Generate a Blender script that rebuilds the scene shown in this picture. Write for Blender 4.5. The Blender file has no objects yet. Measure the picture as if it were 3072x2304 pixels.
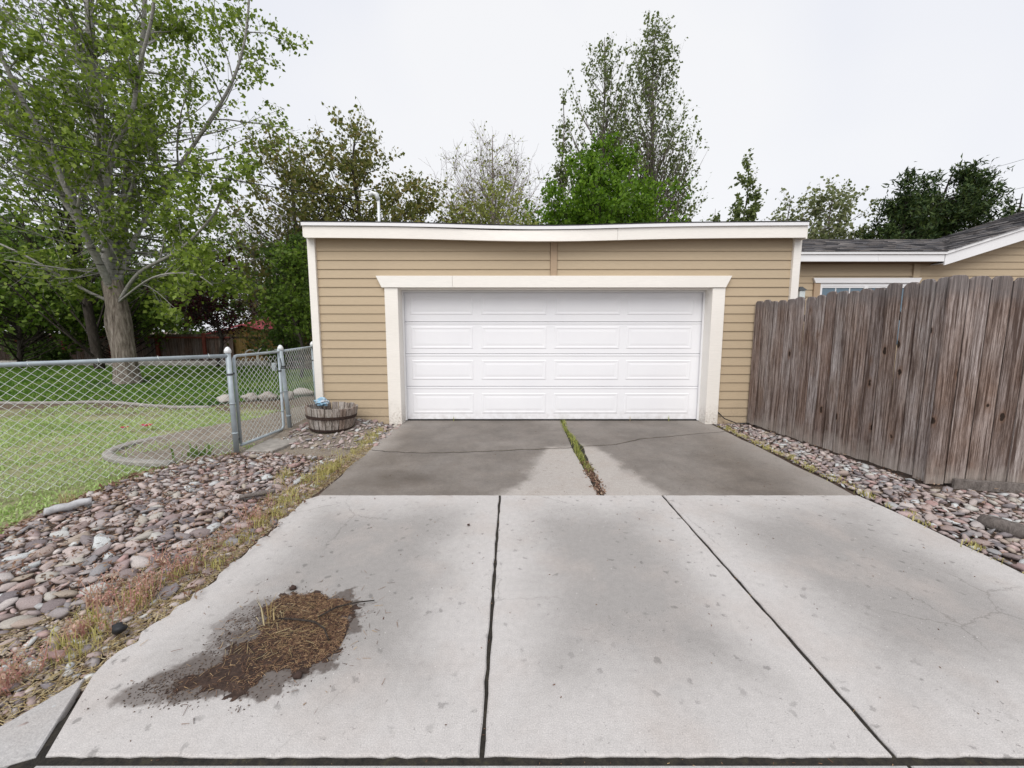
import bpy, bmesh, math, random
import numpy as np
from mathutils import Vector, Matrix, noise as mnoise

# ------------------------------------------------------------------ camera, sky, sun, exposure
scn = bpy.context.scene
COL = scn.collection
cam_d = bpy.data.cameras.new("camera")
cam = bpy.data.objects.new("camera", cam_d)
COL.objects.link(cam)
cam.location = (0, 0, 1.55)
cam.rotation_euler = (math.radians(90 - 6.70), 0, 0)
cam_d.sensor_fit = 'HORIZONTAL'
cam_d.sensor_width = 36.0
cam_d.lens = 36.0 * 400 / 1024
cam_d.shift_y = -0.00993
cam_d.clip_start = 0.05
cam_d.clip_end = 1000
scn.camera = cam

SUN_EL, SUN_AZ = math.radians(50), math.radians(196)      # azimuth clockwise from +Y
world = bpy.data.worlds.new("World")
scn.world = world
world.use_nodes = True
wn = world.node_tree
wn.nodes.clear()
w_out = wn.nodes.new("ShaderNodeOutputWorld")
w_bg = wn.nodes.new("ShaderNodeBackground")
w_sky = wn.nodes.new("ShaderNodeTexSky")
w_sky.sky_type = 'NISHITA'
w_sky.sun_disc = False
w_sky.sun_elevation = SUN_EL
w_sky.sun_rotation = SUN_AZ
w_sky.air_density = 1.0
w_sky.dust_density = 3.0
w_tc = wn.nodes.new("ShaderNodeTexCoord")
w_ns = wn.nodes.new("ShaderNodeTexNoise")
w_ns.inputs["Scale"].default_value = 1.3
w_ns.inputs["Detail"].default_value = 3
wn.links.new(w_tc.outputs["Generated"], w_ns.inputs["Vector"])
w_rp = wn.nodes.new("ShaderNodeValToRGB")
w_rp.color_ramp.elements[0].position = 0.35
w_rp.color_ramp.elements[0].color = (0.745, 0.768, 0.85, 1)
w_rp.color_ramp.elements[1].position = 0.62
w_rp.color_ramp.elements[1].color = (0.87, 0.872, 0.888, 1)
wn.links.new(w_ns.outputs["Fac"], w_rp.inputs["Fac"])
w_sc = wn.nodes.new("ShaderNodeVectorMath")
w_sc.operation = 'SCALE'
w_sc.inputs["Scale"].default_value = 6.55
wn.links.new(w_rp.outputs["Color"], w_sc.inputs[0])
w_mx = wn.nodes.new("ShaderNodeMix")
w_mx.data_type = 'RGBA'
w_mx.inputs[0].default_value = 0.94                       # thick cloud over the clear sky
wn.links.new(w_sky.outputs["Color"], w_mx.inputs[6])
wn.links.new(w_sc.outputs[0], w_mx.inputs[7])
wn.links.new(w_mx.outputs[2], w_bg.inputs["Color"])
w_bg.inputs["Strength"].default_value = 0.1
wn.links.new(w_bg.outputs[0], w_out.inputs["Surface"])

sun_d = bpy.data.lights.new("sun", 'SUN')
sun_d.energy = 1.5
sun_d.angle = math.radians(45)
sun_d.color = (1.0, 0.97, 0.93)
sun = bpy.data.objects.new("sun", sun_d)
COL.objects.link(sun)
sd = Vector((math.sin(SUN_AZ) * math.cos(SUN_EL), math.cos(SUN_AZ) * math.cos(SUN_EL), math.sin(SUN_EL)))
sun.rotation_euler = sd.to_track_quat('Z', 'Y').to_euler()
sun.location = sd * 60

scn.view_settings.view_transform = 'Standard'
scn.view_settings.look = 'None'
scn.view_settings.exposure = 0.75
scn.view_settings.gamma = 1.0
scn.view_settings.use_curve_mapping = False

RNG = np.random.default_rng(11)
random.seed(5)
R = random.uniform

# ------------------------------------------------------------------ material helpers
class Mat:
    def __init__(s, name, rough=0.8, metal=0.0, spec=0.3):
        s.m = bpy.data.materials.new(name)
        s.m.use_nodes = True
        s.nt = s.m.node_tree
        s.b = s.nt.nodes["Principled BSDF"]
        s.out = s.nt.nodes["Material Output"]
        s.b.inputs["Roughness"].default_value = rough
        s.b.inputs["Metallic"].default_value = metal
        s.b.inputs["Specular IOR Level"].default_value = spec
        s._tc = None
    def put(s, sock, v):
        if isinstance(v, bpy.types.NodeSocket):
            s.nt.links.new(v, sock)
        elif v is not None:
            if hasattr(sock.default_value, '__len__') and not hasattr(v, '__len__'):
                v = (v, v, v) if len(sock.default_value) == 3 else (v, v, v, 1)
            if hasattr(v, '__len__') and len(v) == 3 and len(sock.default_value) == 4:
                v = (*v, 1)
            sock.default_value = v
    def node(s, t, **kw):
        n = s.nt.nodes.new(t)
        for k, v in kw.items():
            setattr(n, k, v)
        return n
    def tc(s, which="Object"):
        if s._tc is None:
            s._tc = s.node("ShaderNodeTexCoord")
        return s._tc.outputs[which]
    def geo(s, which):
        return s.node("ShaderNodeNewGeometry").outputs[which]
    def rnd(s):
        return s.node("ShaderNodeObjectInfo").outputs["Random"]
    def mapping(s, vec, scale=(1, 1, 1), loc=(0, 0, 0)):
        n = s.node("ShaderNodeMapping")
        s.put(n.inputs["Vector"], vec)
        s.put(n.inputs["Scale"], scale)
        s.put(n.inputs["Location"], loc)
        return n.outputs[0]
    def noise(s, vec, scale, detail=4, rough=0.55, dist=0.0, col=False):
        n = s.node("ShaderNodeTexNoise")
        s.put(n.inputs["Vector"], vec)
        s.put(n.inputs["Scale"], scale)
        s.put(n.inputs["Detail"], detail)
        s.put(n.inputs["Roughness"], rough)
        s.put(n.inputs["Distortion"], dist)
        return n.outputs["Color" if col else "Fac"]
    def voro(s, vec, scale, out="Distance", feature='F1', rand=1.0):
        n = s.node("ShaderNodeTexVoronoi", feature=feature)
        s.put(n.inputs["Vector"], vec)
        s.put(n.inputs["Scale"], scale)
        s.put(n.inputs["Randomness"], rand)
        return n.outputs[out]
    def ramp(s, fac, stops, interp='LINEAR'):
        n = s.node("ShaderNodeValToRGB")
        n.color_ramp.interpolation = interp
        el = n.color_ramp.elements
        while len(el) < len(stops):
            el.new(0.5)
        for e, (p, c) in zip(el, stops):
            e.position = p
            e.color = (*c, 1) if hasattr(c, '__len__') else (c, c, c, 1)
        s.put(n.inputs["Fac"], fac)
        return n.outputs["Color"]
    def mix(s, fac, a, b, blend='MIX'):
        n = s.node("ShaderNodeMix", data_type='RGBA', blend_type=blend)
        s.put(n.inputs[0], fac)
        s.put(n.inputs[6], a)
        s.put(n.inputs[7], b)
        return n.outputs[2]
    def math(s, op, a, b=None, c=None, clamp=False):
        n = s.node("ShaderNodeMath", operation=op, use_clamp=clamp)
        s.put(n.inputs[0], a)
        s.put(n.inputs[1], b)
        s.put(n.inputs[2], c)
        return n.outputs[0]
    def mapr(s, v, a, b, c=0.0, d=1.0, smooth=False):
        n = s.node("ShaderNodeMapRange", clamp=True, interpolation_type='SMOOTHSTEP' if smooth else 'LINEAR')
        for i, x in enumerate((v, a, b, c, d)):
            s.put(n.inputs[i], x)
        return n.outputs[0]
    def sep(s, vec):
        n = s.node("ShaderNodeSeparateXYZ")
        s.put(n.inputs[0], vec)
        return n.outputs
    def blot(s, vec, cx, cy, rx, ry, soft=0.5, warp=0.25, wscale=3.0):
        """stain with an uneven outline round (cx, cy): 1 inside, 0 outside"""
        x, y, _ = s.sep(vec)
        nz = s.math('MULTIPLY', s.math('SUBTRACT', s.noise(vec, wscale, 5, 0.6), 0.5), warp * 4)
        dx = s.math('DIVIDE', s.math('SUBTRACT', x, cx), rx)
        dy = s.math('DIVIDE', s.math('SUBTRACT', y, cy), ry)
        d = s.math('SQRT', s.math('ADD', s.math('MULTIPLY', dx, dx), s.math('MULTIPLY', dy, dy)))
        return s.mapr(s.math('ADD', d, nz), 1.0 - soft / 2, 1.0 + soft / 2, 1.0, 0.0, smooth=True)
    def color(s, c):
        s.put(s.b.inputs["Base Color"], c)
        return s
    def rough(s, v):
        s.put(s.b.inputs["Roughness"], v)
        return s
    def bump(s, h, strength=0.4, dist=0.01):
        n = s.node("ShaderNodeBump")
        s.put(n.inputs["Height"], h)
        s.put(n.inputs["Strength"], strength)
        s.put(n.inputs["Distance"], dist)
        s.nt.links.new(n.outputs[0], s.b.inputs["Normal"])
        return s

def simple(name, col, rough=0.7, metal=0.0, var=0.12, scale=6.0, bump=0.0, spec=0.3):
    m = Mat(name, rough, metal, spec)
    n = m.noise(m.tc(), scale, 5, 0.6)
    lo = tuple(c * (1 - var) for c in col)
    hi = tuple(min(1, c * (1 + var)) for c in col)
    m.color(m.ramp(n, [(0.3, lo), (0.7, hi)]))
    if bump:
        m.bump(m.noise(m.tc(), scale * 12, 3), bump, 0.004)
    return m.m

# ------------------------------------------------------------------ mesh helpers
class MB:
    def __init__(s):
        s.v, s.f = [], []
    def add(s, verts, faces):
        o = len(s.v)
        s.v += [tuple(p) for p in verts]
        s.f += [tuple(i + o for i in f) for f in faces]
        return s
    def box(s, x0, x1, y0, y1, z0, z1):
        return s.add([(x0, y0, z0), (x1, y0, z0), (x1, y1, z0), (x0, y1, z0), (x0, y0, z1), (x1, y0, z1), (x1, y1, z1), (x0, y1, z1)],
                     [(0, 3, 2, 1), (4, 5, 6, 7), (0, 1, 5, 4), (1, 2, 6, 5), (2, 3, 7, 6), (3, 0, 4, 7)])
    def prism(s, a, b):
        """two matching loops of 3-D points joined into a solid"""
        n = len(a)
        return s.add(list(a) + list(b), [tuple(range(n))[::-1], tuple(range(n, 2 * n))] + [(i, (i + 1) % n, n + (i + 1) % n, n + i) for i in range(n)])
    def tube(s, pts, rad, sides=8, cap=True):
        pts = [Vector(p) for p in pts]
        if not hasattr(rad, '__len__'):
            rad = [rad] * len(pts)
        rings = []
        ref = None
        for i, p in enumerate(pts):
            t = (pts[min(i + 1, len(pts) - 1)] - pts[max(i - 1, 0)]).normalized()
            if ref is None:
                ref = t.orthogonal().normalized()
            ref = (ref - t * ref.dot(t)).normalized()
            q = t.cross(ref)
            rings.append([p + (ref * math.cos(2 * math.pi * k / sides) + q * math.sin(2 * math.pi * k / sides)) * rad[i] for k in range(sides)])
        V = [v for r in rings for v in r]
        F = []
        for i in range(len(pts) - 1):
            for k in range(sides):
                k2 = (k + 1) % sides
                F.append((i * sides + k, i * sides + k2, (i + 1) * sides + k2, (i + 1) * sides + k))
        if cap:
            F += [tuple(range(sides))[::-1], tuple((len(pts) - 1) * sides + k for k in range(sides))]
        return s.add(V, F)
    def lathe(s, c, prof, sides=16):
        """profile of (radius, z) turned round the vertical through c"""
        V = [(c[0] + r * math.cos(2 * math.pi * k / sides), c[1] + r * math.sin(2 * math.pi * k / sides), c[2] + z) for r, z in prof for k in range(sides)]
        F = [(i * sides + k, i * sides + (k + 1) % sides, (i + 1) * sides + (k + 1) % sides, (i + 1) * sides + k) for i in range(len(prof) - 1) for k in range(sides)]
        F += [tuple(range(sides))[::-1], tuple((len(prof) - 1) * sides + k for k in range(sides))]
        return s.add(V, F)
    def mesh(s, name, smooth=False):
        me = bpy.data.meshes.new(name)
        me.from_pydata(s.v, [], s.f)
        me.update()
        if smooth:
            me.polygons.foreach_set("use_smooth", [True] * len(me.polygons))
        return me
    def build(s, name, mat, parent=None, smooth=False, bevel=0.0):
        me = s.mesh(name, smooth)
        if bevel:
            bm = bmesh.new()
            bm.from_mesh(me)
            bmesh.ops.bevel(bm, geom=list(bm.edges), offset=bevel, segments=1, affect='EDGES')
            bm.to_mesh(me)
            bm.free()
        return ob(name, me, mat, parent)

def ob(name, me, mat=None, parent=None, loc=None):
    o = bpy.data.objects.new(name, me)
    COL.objects.link(o)
    if mat is not None and me is not None and not me.materials:
        me.materials.append(mat)
    if loc is not None:
        o.location = loc
    if parent is not None:
        o.parent = parent
        if parent.type == 'EMPTY':
            o.matrix_parent_inverse = Matrix.LocRotScale(parent.location, parent.rotation_euler, None).inverted()
        elif parent.parent is not None and parent.parent.type == 'EMPTY':
            o.matrix_parent_inverse = Matrix.Identity(4)
    return o

def thing(name, label, cat, loc=(0, 0, 0), group=None):
    o = bpy.data.objects.new(name, None)
    COL.objects.link(o)
    o.location = loc
    o.empty_display_size = 0.2
    return tag(o, label, cat, group)

def tag(o, label=None, cat=None, group=None, kind=None):
    for k, v in (("label", label), ("category", cat), ("group", group), ("kind", kind)):
        if v:
            o[k] = v
    return o

def np_mesh(name, V, F, mat, parent=None, smooth=False):
    """V (n,3) and F (m,k) arrays to one mesh object, quickly"""
    me = bpy.data.meshes.new(name)
    V = np.asarray(V, dtype=np.float32)
    F = np.asarray(F, dtype=np.int32)
    m, k = F.shape
    me.vertices.add(len(V))
    me.vertices.foreach_set("co", V.ravel())
    me.loops.add(m * k)
    me.loops.foreach_set("vertex_index", F.ravel())
    me.polygons.add(m)
    me.polygons.foreach_set("loop_start", np.arange(0, m * k, k, dtype=np.int32))
    me.polygons.foreach_set("loop_total", np.full(m, k, dtype=np.int32))
    if smooth:
        me.polygons.foreach_set("use_smooth", np.ones(m, dtype=bool))
    me.update(calc_edges=True)
    return ob(name, me, mat, parent)

def inside(poly, P):
    """which of the points P (n,2) lie in the polygon"""
    poly = np.asarray(poly, float)
    x, y = P[:, 0], P[:, 1]
    r = np.zeros(len(P), bool)
    j = len(poly) - 1
    for i in range(len(poly)):
        xi, yi = poly[i]
        xj, yj = poly[j]
        c = ((yi > y) != (yj > y)) & (x < (xj - xi) * (y - yi) / (yj - yi + 1e-12) + xi)
        r ^= c
        j = i
    return r

def scatter(poly, n, rng=RNG):
    poly = np.asarray(poly, float)
    lo, hi = poly.min(0), poly.max(0)
    out = np.zeros((0, 2))
    while len(out) < n:
        P = lo + rng.random((n * 2, 2)) * (hi - lo)
        out = np.vstack([out, P[inside(poly, P)]])
    return out[:n]

def unit(v):
    return v / (np.linalg.norm(v, axis=-1, keepdims=True) + 1e-9)

def vnoise(P, s, seed=0.0):
    return np.array([mnoise.noise((p[0] * s + seed, p[1] * s - seed, seed)) for p in P])

def sheet(name, poly, z, mat, kind='structure', parent=None, zf=None, step=None):
    """flat or gently uneven ground sheet with the given outline"""
    if step is None:
        me = bpy.data.meshes.new(name)
        me.from_pydata([(x, y, z) for x, y in poly], [], [tuple(range(len(poly)))])
        o = ob(name, me, mat, parent)
        me.update()
        if me.polygons[0].normal.z < 0:
            me.flip_normals()
    else:
        pl = np.asarray(poly, float)
        lo, hi = pl.min(0), pl.max(0)
        nx, ny = int((hi[0] - lo[0]) / step) + 2, int((hi[1] - lo[1]) / step) + 2
        gx, gy = np.meshgrid(np.linspace(lo[0], hi[0], nx), np.linspace(lo[1], hi[1], ny))
        P = np.stack([gx.ravel(), gy.ravel()], 1)
        Z = np.array([zf(x, y) for x, y in P])
        i = (np.arange(ny - 1)[:, None] * nx + np.arange(nx - 1)[None]).ravel()
        F = np.stack([i, i + 1, i + nx + 1, i + nx], 1)
        F = F[inside(pl, P[F].mean(1))]
        o = np_mesh(name, np.column_stack([P, Z]), F, mat, parent, smooth=True)
    if kind:
        o["kind"] = kind
    return o

# leaves / blades --------------------------------------------------
def leaf_quads(P, size, rng, wide=0.8, droop=0.3, var=0.4):
    """one folded diamond leaf at each point"""
    n = len(P)
    a = rng.normal(size=(n, 3))
    a[:, 2] -= droop
    a = unit(a)
    b = unit(np.cross(a, rng.normal(size=(n, 3))))
    c = np.cross(a, b)
    s = (size * (1 - var + 2 * var * rng.random(n)))[:, None]
    w = s * wide * 0.5
    mid = P + a * s * 0.42
    V = np.stack([P, mid + b * w + c * s * 0.12, P + a * s, mid - b * w + c * s * 0.12], 1).reshape(-1, 3)
    F = np.arange(4 * n).reshape(n, 4)
    return V, F

def blades(P, h, w, rng, lean=0.5, var=0.5):
    """upright tapering grass blades, two segments each, rooted at P"""
    n = len(P)
    ang = rng.random(n) * 2 * math.pi
    side = np.stack([np.cos(ang), np.sin(ang), np.zeros(n)], 1)
    ang2 = rng.random(n) * 2 * math.pi
    ln = np.stack([np.cos(ang2), np.sin(ang2), np.zeros(n)], 1) * (lean * rng.random(n))[:, None]
    hh = (h * (1 - var + 2 * var * rng.random(n)))[:, None]
    up = np.array([0, 0, 1.0])
    W = w * (0.7 + 0.6 * rng.random(n))[:, None]
    m = P + (up + ln * 0.5) * hh * 0.55
    t = P + (up + ln * 1.5) * hh * (1 - 0.3 * lean)
    V = np.stack([P - side * W / 2, P + side * W / 2, m + side * W * 0.4, t + side * W * 0.05, t - side * W * 0.05, m - side * W * 0.4], 1).reshape(-1, 3)
    b = np.arange(n)[:, None] * 6
    F = np.concatenate([b + [0, 1, 2, 5], b + [5, 2, 3, 4]], 0)
    return V, F

def flakes(P, L, w, rng, tilt=0.25, lift=0.004, var=0.6):
    """straw bits, twig ends and dead leaves lying about: thin four-sided bars"""
    n = len(P)
    ang = rng.random(n) * 2 * math.pi
    d = unit(np.stack([np.cos(ang), np.sin(ang), rng.normal(size=n) * tilt], 1))
    q = unit(np.cross(d, np.array([0, 0, 1.0])))
    u = np.cross(q, d)
    l = (L * (1 - var + 2 * var * rng.random(n)))[:, None]
    W = w * (0.6 + 0.8 * rng.random(n))[:, None]
    c = P + np.array([0, 0, lift]) + np.abs(d[:, 2:3]) * l * np.array([0, 0, 0.5])
    ring = lambda e, k: [c + d * l * e + (q * math.cos(t) + u * math.sin(t)) * W * k * 0.5 for t in (0, 2.1, 4.2)]
    V = np.stack(ring(-0.5, 1) + ring(0.5, 0.6), 1).reshape(-1, 3)
    b = np.arange(n)[:, None] * 6
    F = np.concatenate([b + [0, 1, 4, 3], b + [1, 2, 5, 4], b + [2, 0, 3, 5]], 0)
    return V, F

def leaf_mat(name, cols, trans=0.35, rough=0.55, island=True, patch=0.0):
    """leaf or blade colour varying from leaf to leaf, part of the light passing through"""
    m = Mat(name, rough, 0, 0.25)
    f = m.geo("Random Per Island")
    if patch:
        f = m.math('ADD', m.math('MULTIPLY', f, 1 - patch), m.math('MULTIPLY', m.mapr(m.noise(m.tc(), 0.9, 3), 0.3, 0.7), patch))
    c = m.ramp(f, [(i / max(1, len(cols) - 1), k) for i, k in enumerate(cols)])
    m.color(c)
    t = m.node("ShaderNodeBsdfTranslucent")
    m.put(t.inputs["Color"], m.mix(1.0, c, (1.15, 1.2, 0.8), 'MULTIPLY'))
    ms = m.node("ShaderNodeMixShader")
    ms.inputs[0].default_value = trans
    m.nt.links.new(m.b.outputs[0], ms.inputs[1])
    m.nt.links.new(t.outputs[0], ms.inputs[2])
    m.nt.links.new(ms.outputs[0], m.out.inputs["Surface"])
    return m.m

# ------------------------------------------------------------------ materials
def concrete(name, light, dark, edge, damp_fn=None, pits=1.0):
    """broom-finished slab: paler along its edges, soiled in the middle, pitted"""
    m = Mat(name, 0.85, 0, 0.25)
    o = m.tc("Object")
    gx, gy, _ = m.sep(m.tc("Generated"))
    ex = m.math('MINIMUM', gx, m.math('SUBTRACT', 1.0, gx))
    ey = m.math('MINIMUM', gy, m.math('SUBTRACT', 1.0, gy))
    e = m.math('MINIMUM', m.math('MULTIPLY', ex, edge[0]), m.math('MULTIPLY', ey, edge[1]))
    e = m.math('ADD', e, m.math('MULTIPLY', m.math('SUBTRACT', m.noise(o, 1.7, 6, 0.65), 0.5), 0.40))
    soil = m.mapr(e, 0.03, 0.40, smooth=True)
    c = m.mix(soil, light, dark)
    c = m.mix(m.mapr(m.noise(o, 2.3, 3), 0.5, 0.72, 0, 0.5), c, (light[0] * 0.88, light[1] * 0.82, light[2] * 0.78))   # warm cast
    c = m.mix(m.mapr(m.noise(o, 26, 6, 0.7), 0.25, 0.75, 0.0, 1.0), m.mix(1.0, c, (0.83, 0.83, 0.83), 'MULTIPLY'), c)
    c = m.mix(m.mapr(m.noise(o, 210, 3, 0.7), 0.35, 0.7, 0.0, 1.0), m.mix(1.0, c, (0.72, 0.72, 0.73), 'MULTIPLY'), m.mix(1.0, c, (1.08, 1.08, 1.08), 'MULTIPLY'))
    wo = m.node('ShaderNodeVectorMath', operation='ADD')
    ws = m.node('ShaderNodeVectorMath', operation='SCALE')
    m.put(ws.inputs[0], m.noise(o, 14, 4, 0.7, col=True))
    ws.inputs['Scale'].default_value = 0.09
    m.put(wo.inputs[0], o)
    m.put(wo.inputs[1], ws.outputs[0])
    o2 = wo.outputs[0]
    sp = m.mapr(m.math('ADD', m.voro(o2, 10), m.math('MULTIPLY', m.noise(o, 30, 3), 0.22)), 0.21, 0.30, 1, 0)         # drips and specks
    sp = m.math('MULTIPLY', sp, m.mapr(m.noise(o, 1.3, 2), 0.36, 0.55))
    c = m.mix(m.math('MULTIPLY', sp, 0.5 * pits), c, (0.10, 0.095, 0.09))
    sp2 = m.mapr(m.math('ADD', m.voro(m.mapping(o2, loc=(3.3, 1.7, 0)), 34), m.math('MULTIPLY', m.noise(o, 60, 2), 0.12)), 0.14, 0.2, 1, 0)
    sp2 = m.math('MULTIPLY', sp2, m.mapr(m.noise(m.mapping(o, loc=(9, 4, 0)), 1.5, 3), 0.40, 0.6, 0.1, 1.0))
    c = m.mix(m.math('MULTIPLY', sp2, 0.8 * pits), c, (0.13, 0.12, 0.115))
    agg = m.noise(o, 95, 4, 0.8)
    c = m.mix(m.mapr(agg, 0.60, 0.72, 0, 0.5), c, (0.17, 0.16, 0.15))
    c = m.mix(m.mapr(agg, 0.28, 0.38, 0.5, 0), c, (0.66, 0.64, 0.62))
    sp3 = m.mapr(m.voro(m.mapping(o, loc=(7.3, 2.2, 0)), 14), 0.035, 0.05, 1, 0)
    c = m.mix(m.math('MULTIPLY', sp3, 0.7), c, (0.62, 0.6, 0.58))                                               # bare pale aggregate
    hc = m.voro(m.mapping(o2, (1.1, 0.8, 1)), 1.0, feature='DISTANCE_TO_EDGE')
    hl = m.math('MULTIPLY', m.mapr(hc, 0.0, 0.006, 1, 0), m.mapr(m.noise(o, 0.8, 2), 0.52, 0.6))
    c = m.mix(m.math('MULTIPLY', hl, 0.45), c, (0.12, 0.11, 0.10))
    rough = 0.85
    if damp_fn:
        c, rough = damp_fn(m, o, c)
    m.color(c).rough(rough)
    h = m.math('ADD', m.noise(o, 160, 3, 0.7), m.math('MULTIPLY', m.noise(m.mapping(o, (4, 40, 1)), 4, 3), 0.6))
    h = m.math('SUBTRACT', h, m.math('MULTIPLY', sp2, 1.5))
    m.bump(h, 0.35, 0.003)
    return m.m

def pile_stain(m, o, c):
    a = m.blot(o, -1.12, 1.86, 0.32, 0.33, 0.2, 0.45, 8)
    b = m.blot(o, -1.36, 1.62, 0.24, 0.13, 0.3, 0.4, 7)
    d = m.blot(o, -1.38, 1.93, 0.16, 0.24, 0.3, 0.5, 9)
    g = m.blot(o, -1.55, 1.53, 0.13, 0.06, 0.5, 0.5, 9)
    f = m.math('MAXIMUM', m.math('MULTIPLY', a, 0.9), m.math('MAXIMUM', m.math('MULTIPLY', b, 0.92), m.math('MAXIMUM', m.math('MULTIPLY', d, 0.5), m.math('MULTIPLY', g, 0.75))))
    c = m.mix(f, c, m.mix(m.noise(o, 55, 5, 0.7), (0.05, 0.04, 0.036), (0.16, 0.135, 0.12)))
    return c, 0.85

def damp(m, o, c):
    x, y, _ = m.sep(o)
    nz = m.math('MULTIPLY', m.math('SUBTRACT', m.noise(o, 1.6, 6, 0.62), 0.5), 0.9)
    dry = m.math('ADD', m.math('ABSOLUTE', m.math('SUBTRACT', x, 0.72)), nz)                 # dried strip either side of the weedy joint
    lim = m.mapr(y, 3.55, 5.2, 0.78, 0.30)
    dry = m.mapr(m.math('SUBTRACT', dry, lim), -0.16, 0.10, 1, 0, smooth=True)
    dry = m.math('MULTIPLY', dry, m.mapr(m.math('ADD', y, nz), 4.9, 5.25, 1, 0))
    edge = m.mapr(m.math('ADD', x, m.math('MULTIPLY', nz, 0.5)), -1.75, -1.45, 0.6, 0)
    edge2 = m.mapr(m.math('ADD', x, m.math('MULTIPLY', nz, 0.6)), 2.55, 3.15, 0, 0.55)
    dry = m.math('MAXIMUM', dry, m.math('MAXIMUM', m.math('MULTIPLY', edge, m.mapr(y, 4.2, 5.0)), edge2))
    dry = m.math('MAXIMUM', dry, m.mapr(m.noise(o, 0.9, 6, 0.65), 0.45, 0.72, 0, 0.4))
    oil = m.blot(o, -1.25, 3.95, 0.42, 0.24, 0.8, 0.2, 2)
    wet = m.mix(m.mapr(m.noise(o, 3, 5, 0.6), 0.3, 0.7), (0.13, 0.119, 0.109), (0.25, 0.23, 0.212))
    wet = m.mix(m.mapr(m.noise(o, 17, 7, 0.75), 0.3, 0.7), m.mix(1.0, wet, (0.75, 0.74, 0.73), 'MULTIPLY'), m.mix(1.0, wet, (1.2, 1.19, 1.17), 'MULTIPLY'))
    wet = m.mix(m.mapr(m.noise(o, 120, 4, 0.8), 0.35, 0.68), m.mix(1.0, wet, (0.6, 0.59, 0.58), 'MULTIPLY'), m.mix(1.0, wet, (1.35, 1.34, 1.33), 'MULTIPLY'))
    wet = m.mix(m.mapr(m.noise(o, 5.5, 6, 0.7), 0.52, 0.7, 0, 0.45), wet, (0.27, 0.25, 0.232))
    wet = m.mix(m.math('MULTIPLY', oil, 0.75), wet, (0.06, 0.045, 0.032))
    wet = m.mix(0.5, m.mix(1.0, c, (0.36, 0.345, 0.33), 'MULTIPLY'), wet)
    c2 = m.mix(dry, wet, c)
    return m.mix(1.0, c2, (1.0, 0.965, 0.93), "MULTIPLY"), m.mapr(dry, 0, 1, 0.55, 0.9)

M_CONC_A = concrete("concrete_front", (0.57, 0.545, 0.525), (0.36, 0.342, 0.325), (1.2, 1.5), pile_stain)
M_CONC_B = concrete("concrete_plain", (0.57, 0.545, 0.525), (0.365, 0.347, 0.33), (1.1, 1.3))
M_CONC_W = concrete("concrete_walk", (0.50, 0.49, 0.48), (0.42, 0.41, 0.40), (0.6, 0.6), pits=0.5)
M_CONC_OLD = concrete("concrete_old", (0.47, 0.45, 0.43), (0.42, 0.405, 0.39), (1, 1), damp, 0.6)

m = Mat("joint_soil", 0.95)
m.color(m.ramp(m.noise(m.tc(), 30, 5, 0.7), [(0.3, (0.012, 0.011, 0.010)), (0.55, (0.03, 0.026, 0.021)), (0.8, (0.06, 0.055, 0.03))]))
M_JOINT = m.bump(m.noise(m.tc(), 80, 4), 0.8, 0.01).m

m = Mat("ground_soil", 0.95)
m.color(m.ramp(m.noise(m.tc(), 8, 8, 0.7), [(0.3, (0.08, 0.058, 0.042)), (0.55, (0.14, 0.105, 0.08)), (0.75, (0.22, 0.175, 0.135))]))
M_SOIL = m.bump(m.noise(m.tc(), 70, 6, 0.7), 0.9, 0.02).m

m = Mat("rock_bed_soil", 0.95)
m.color(m.ramp(m.noise(m.tc(), 22, 8, 0.75), [(0.3, (0.05, 0.034, 0.026)), (0.52, (0.115, 0.08, 0.062)), (0.75, (0.25, 0.2, 0.155))]))
M_BEDSOIL = m.bump(m.noise(m.tc(), 90, 6, 0.7), 1.0, 0.02).m

m = Mat("fine_gravel", 0.95)
cv = m.node("ShaderNodeTexVoronoi")
m.put(cv.inputs["Vector"], m.tc())
m.put(cv.inputs["Scale"], 75)
g = m.mix(m.mapr(m.noise(m.tc(), 4, 5, 0.6), 0.35, 0.65), (0.19, 0.16, 0.13), (0.31, 0.27, 0.22))
g = m.mix(0.3, g, m.ramp(m.sep(cv.outputs["Color"])[0], [(0, (0.08, 0.06, 0.05)), (0.6, (0.22, 0.18, 0.15)), (1, (0.38, 0.34, 0.3))]))
m.color(g)
M_GRAVEL = m.bump(m.math('SUBTRACT', 1.0, cv.outputs["Distance"]), 0.8, 0.012).m

m = Mat("lawn_front_soil", 0.95)
o_ = m.tc()
g = m.ramp(m.noise(o_, 14, 7, 0.7), [(0.3, (0.22, 0.20, 0.11)), (0.5, (0.35, 0.35, 0.19)), (0.75, (0.48, 0.47, 0.30))])
bare = m.mapr(m.math('ADD', m.sep(o_)[1], m.math('MULTIPLY', m.math('SUBTRACT', m.noise(o_, 1.1, 5, 0.6), 0.5), 3.0)), 6.9, 7.5)
m.color(m.mix(bare, g, m.ramp(m.noise(o_, 18, 6, 0.7), [(0.3, (0.11, 0.08, 0.055)), (0.7, (0.24, 0.185, 0.13))])))
M_LAWN = m.bump(m.noise(o_, 60, 5, 0.7), 1.0, 0.03).m

m = Mat("lawn_back_soil", 0.95)
m.color(m.ramp(m.noise(m.tc(), 10, 7, 0.7), [(0.3, (0.028, 0.06, 0.014)), (0.7, (0.06, 0.115, 0.025))]))
M_LAWN_B = m.bump(m.noise(m.tc(), 50, 5, 0.7), 1.0, 0.03).m

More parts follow.
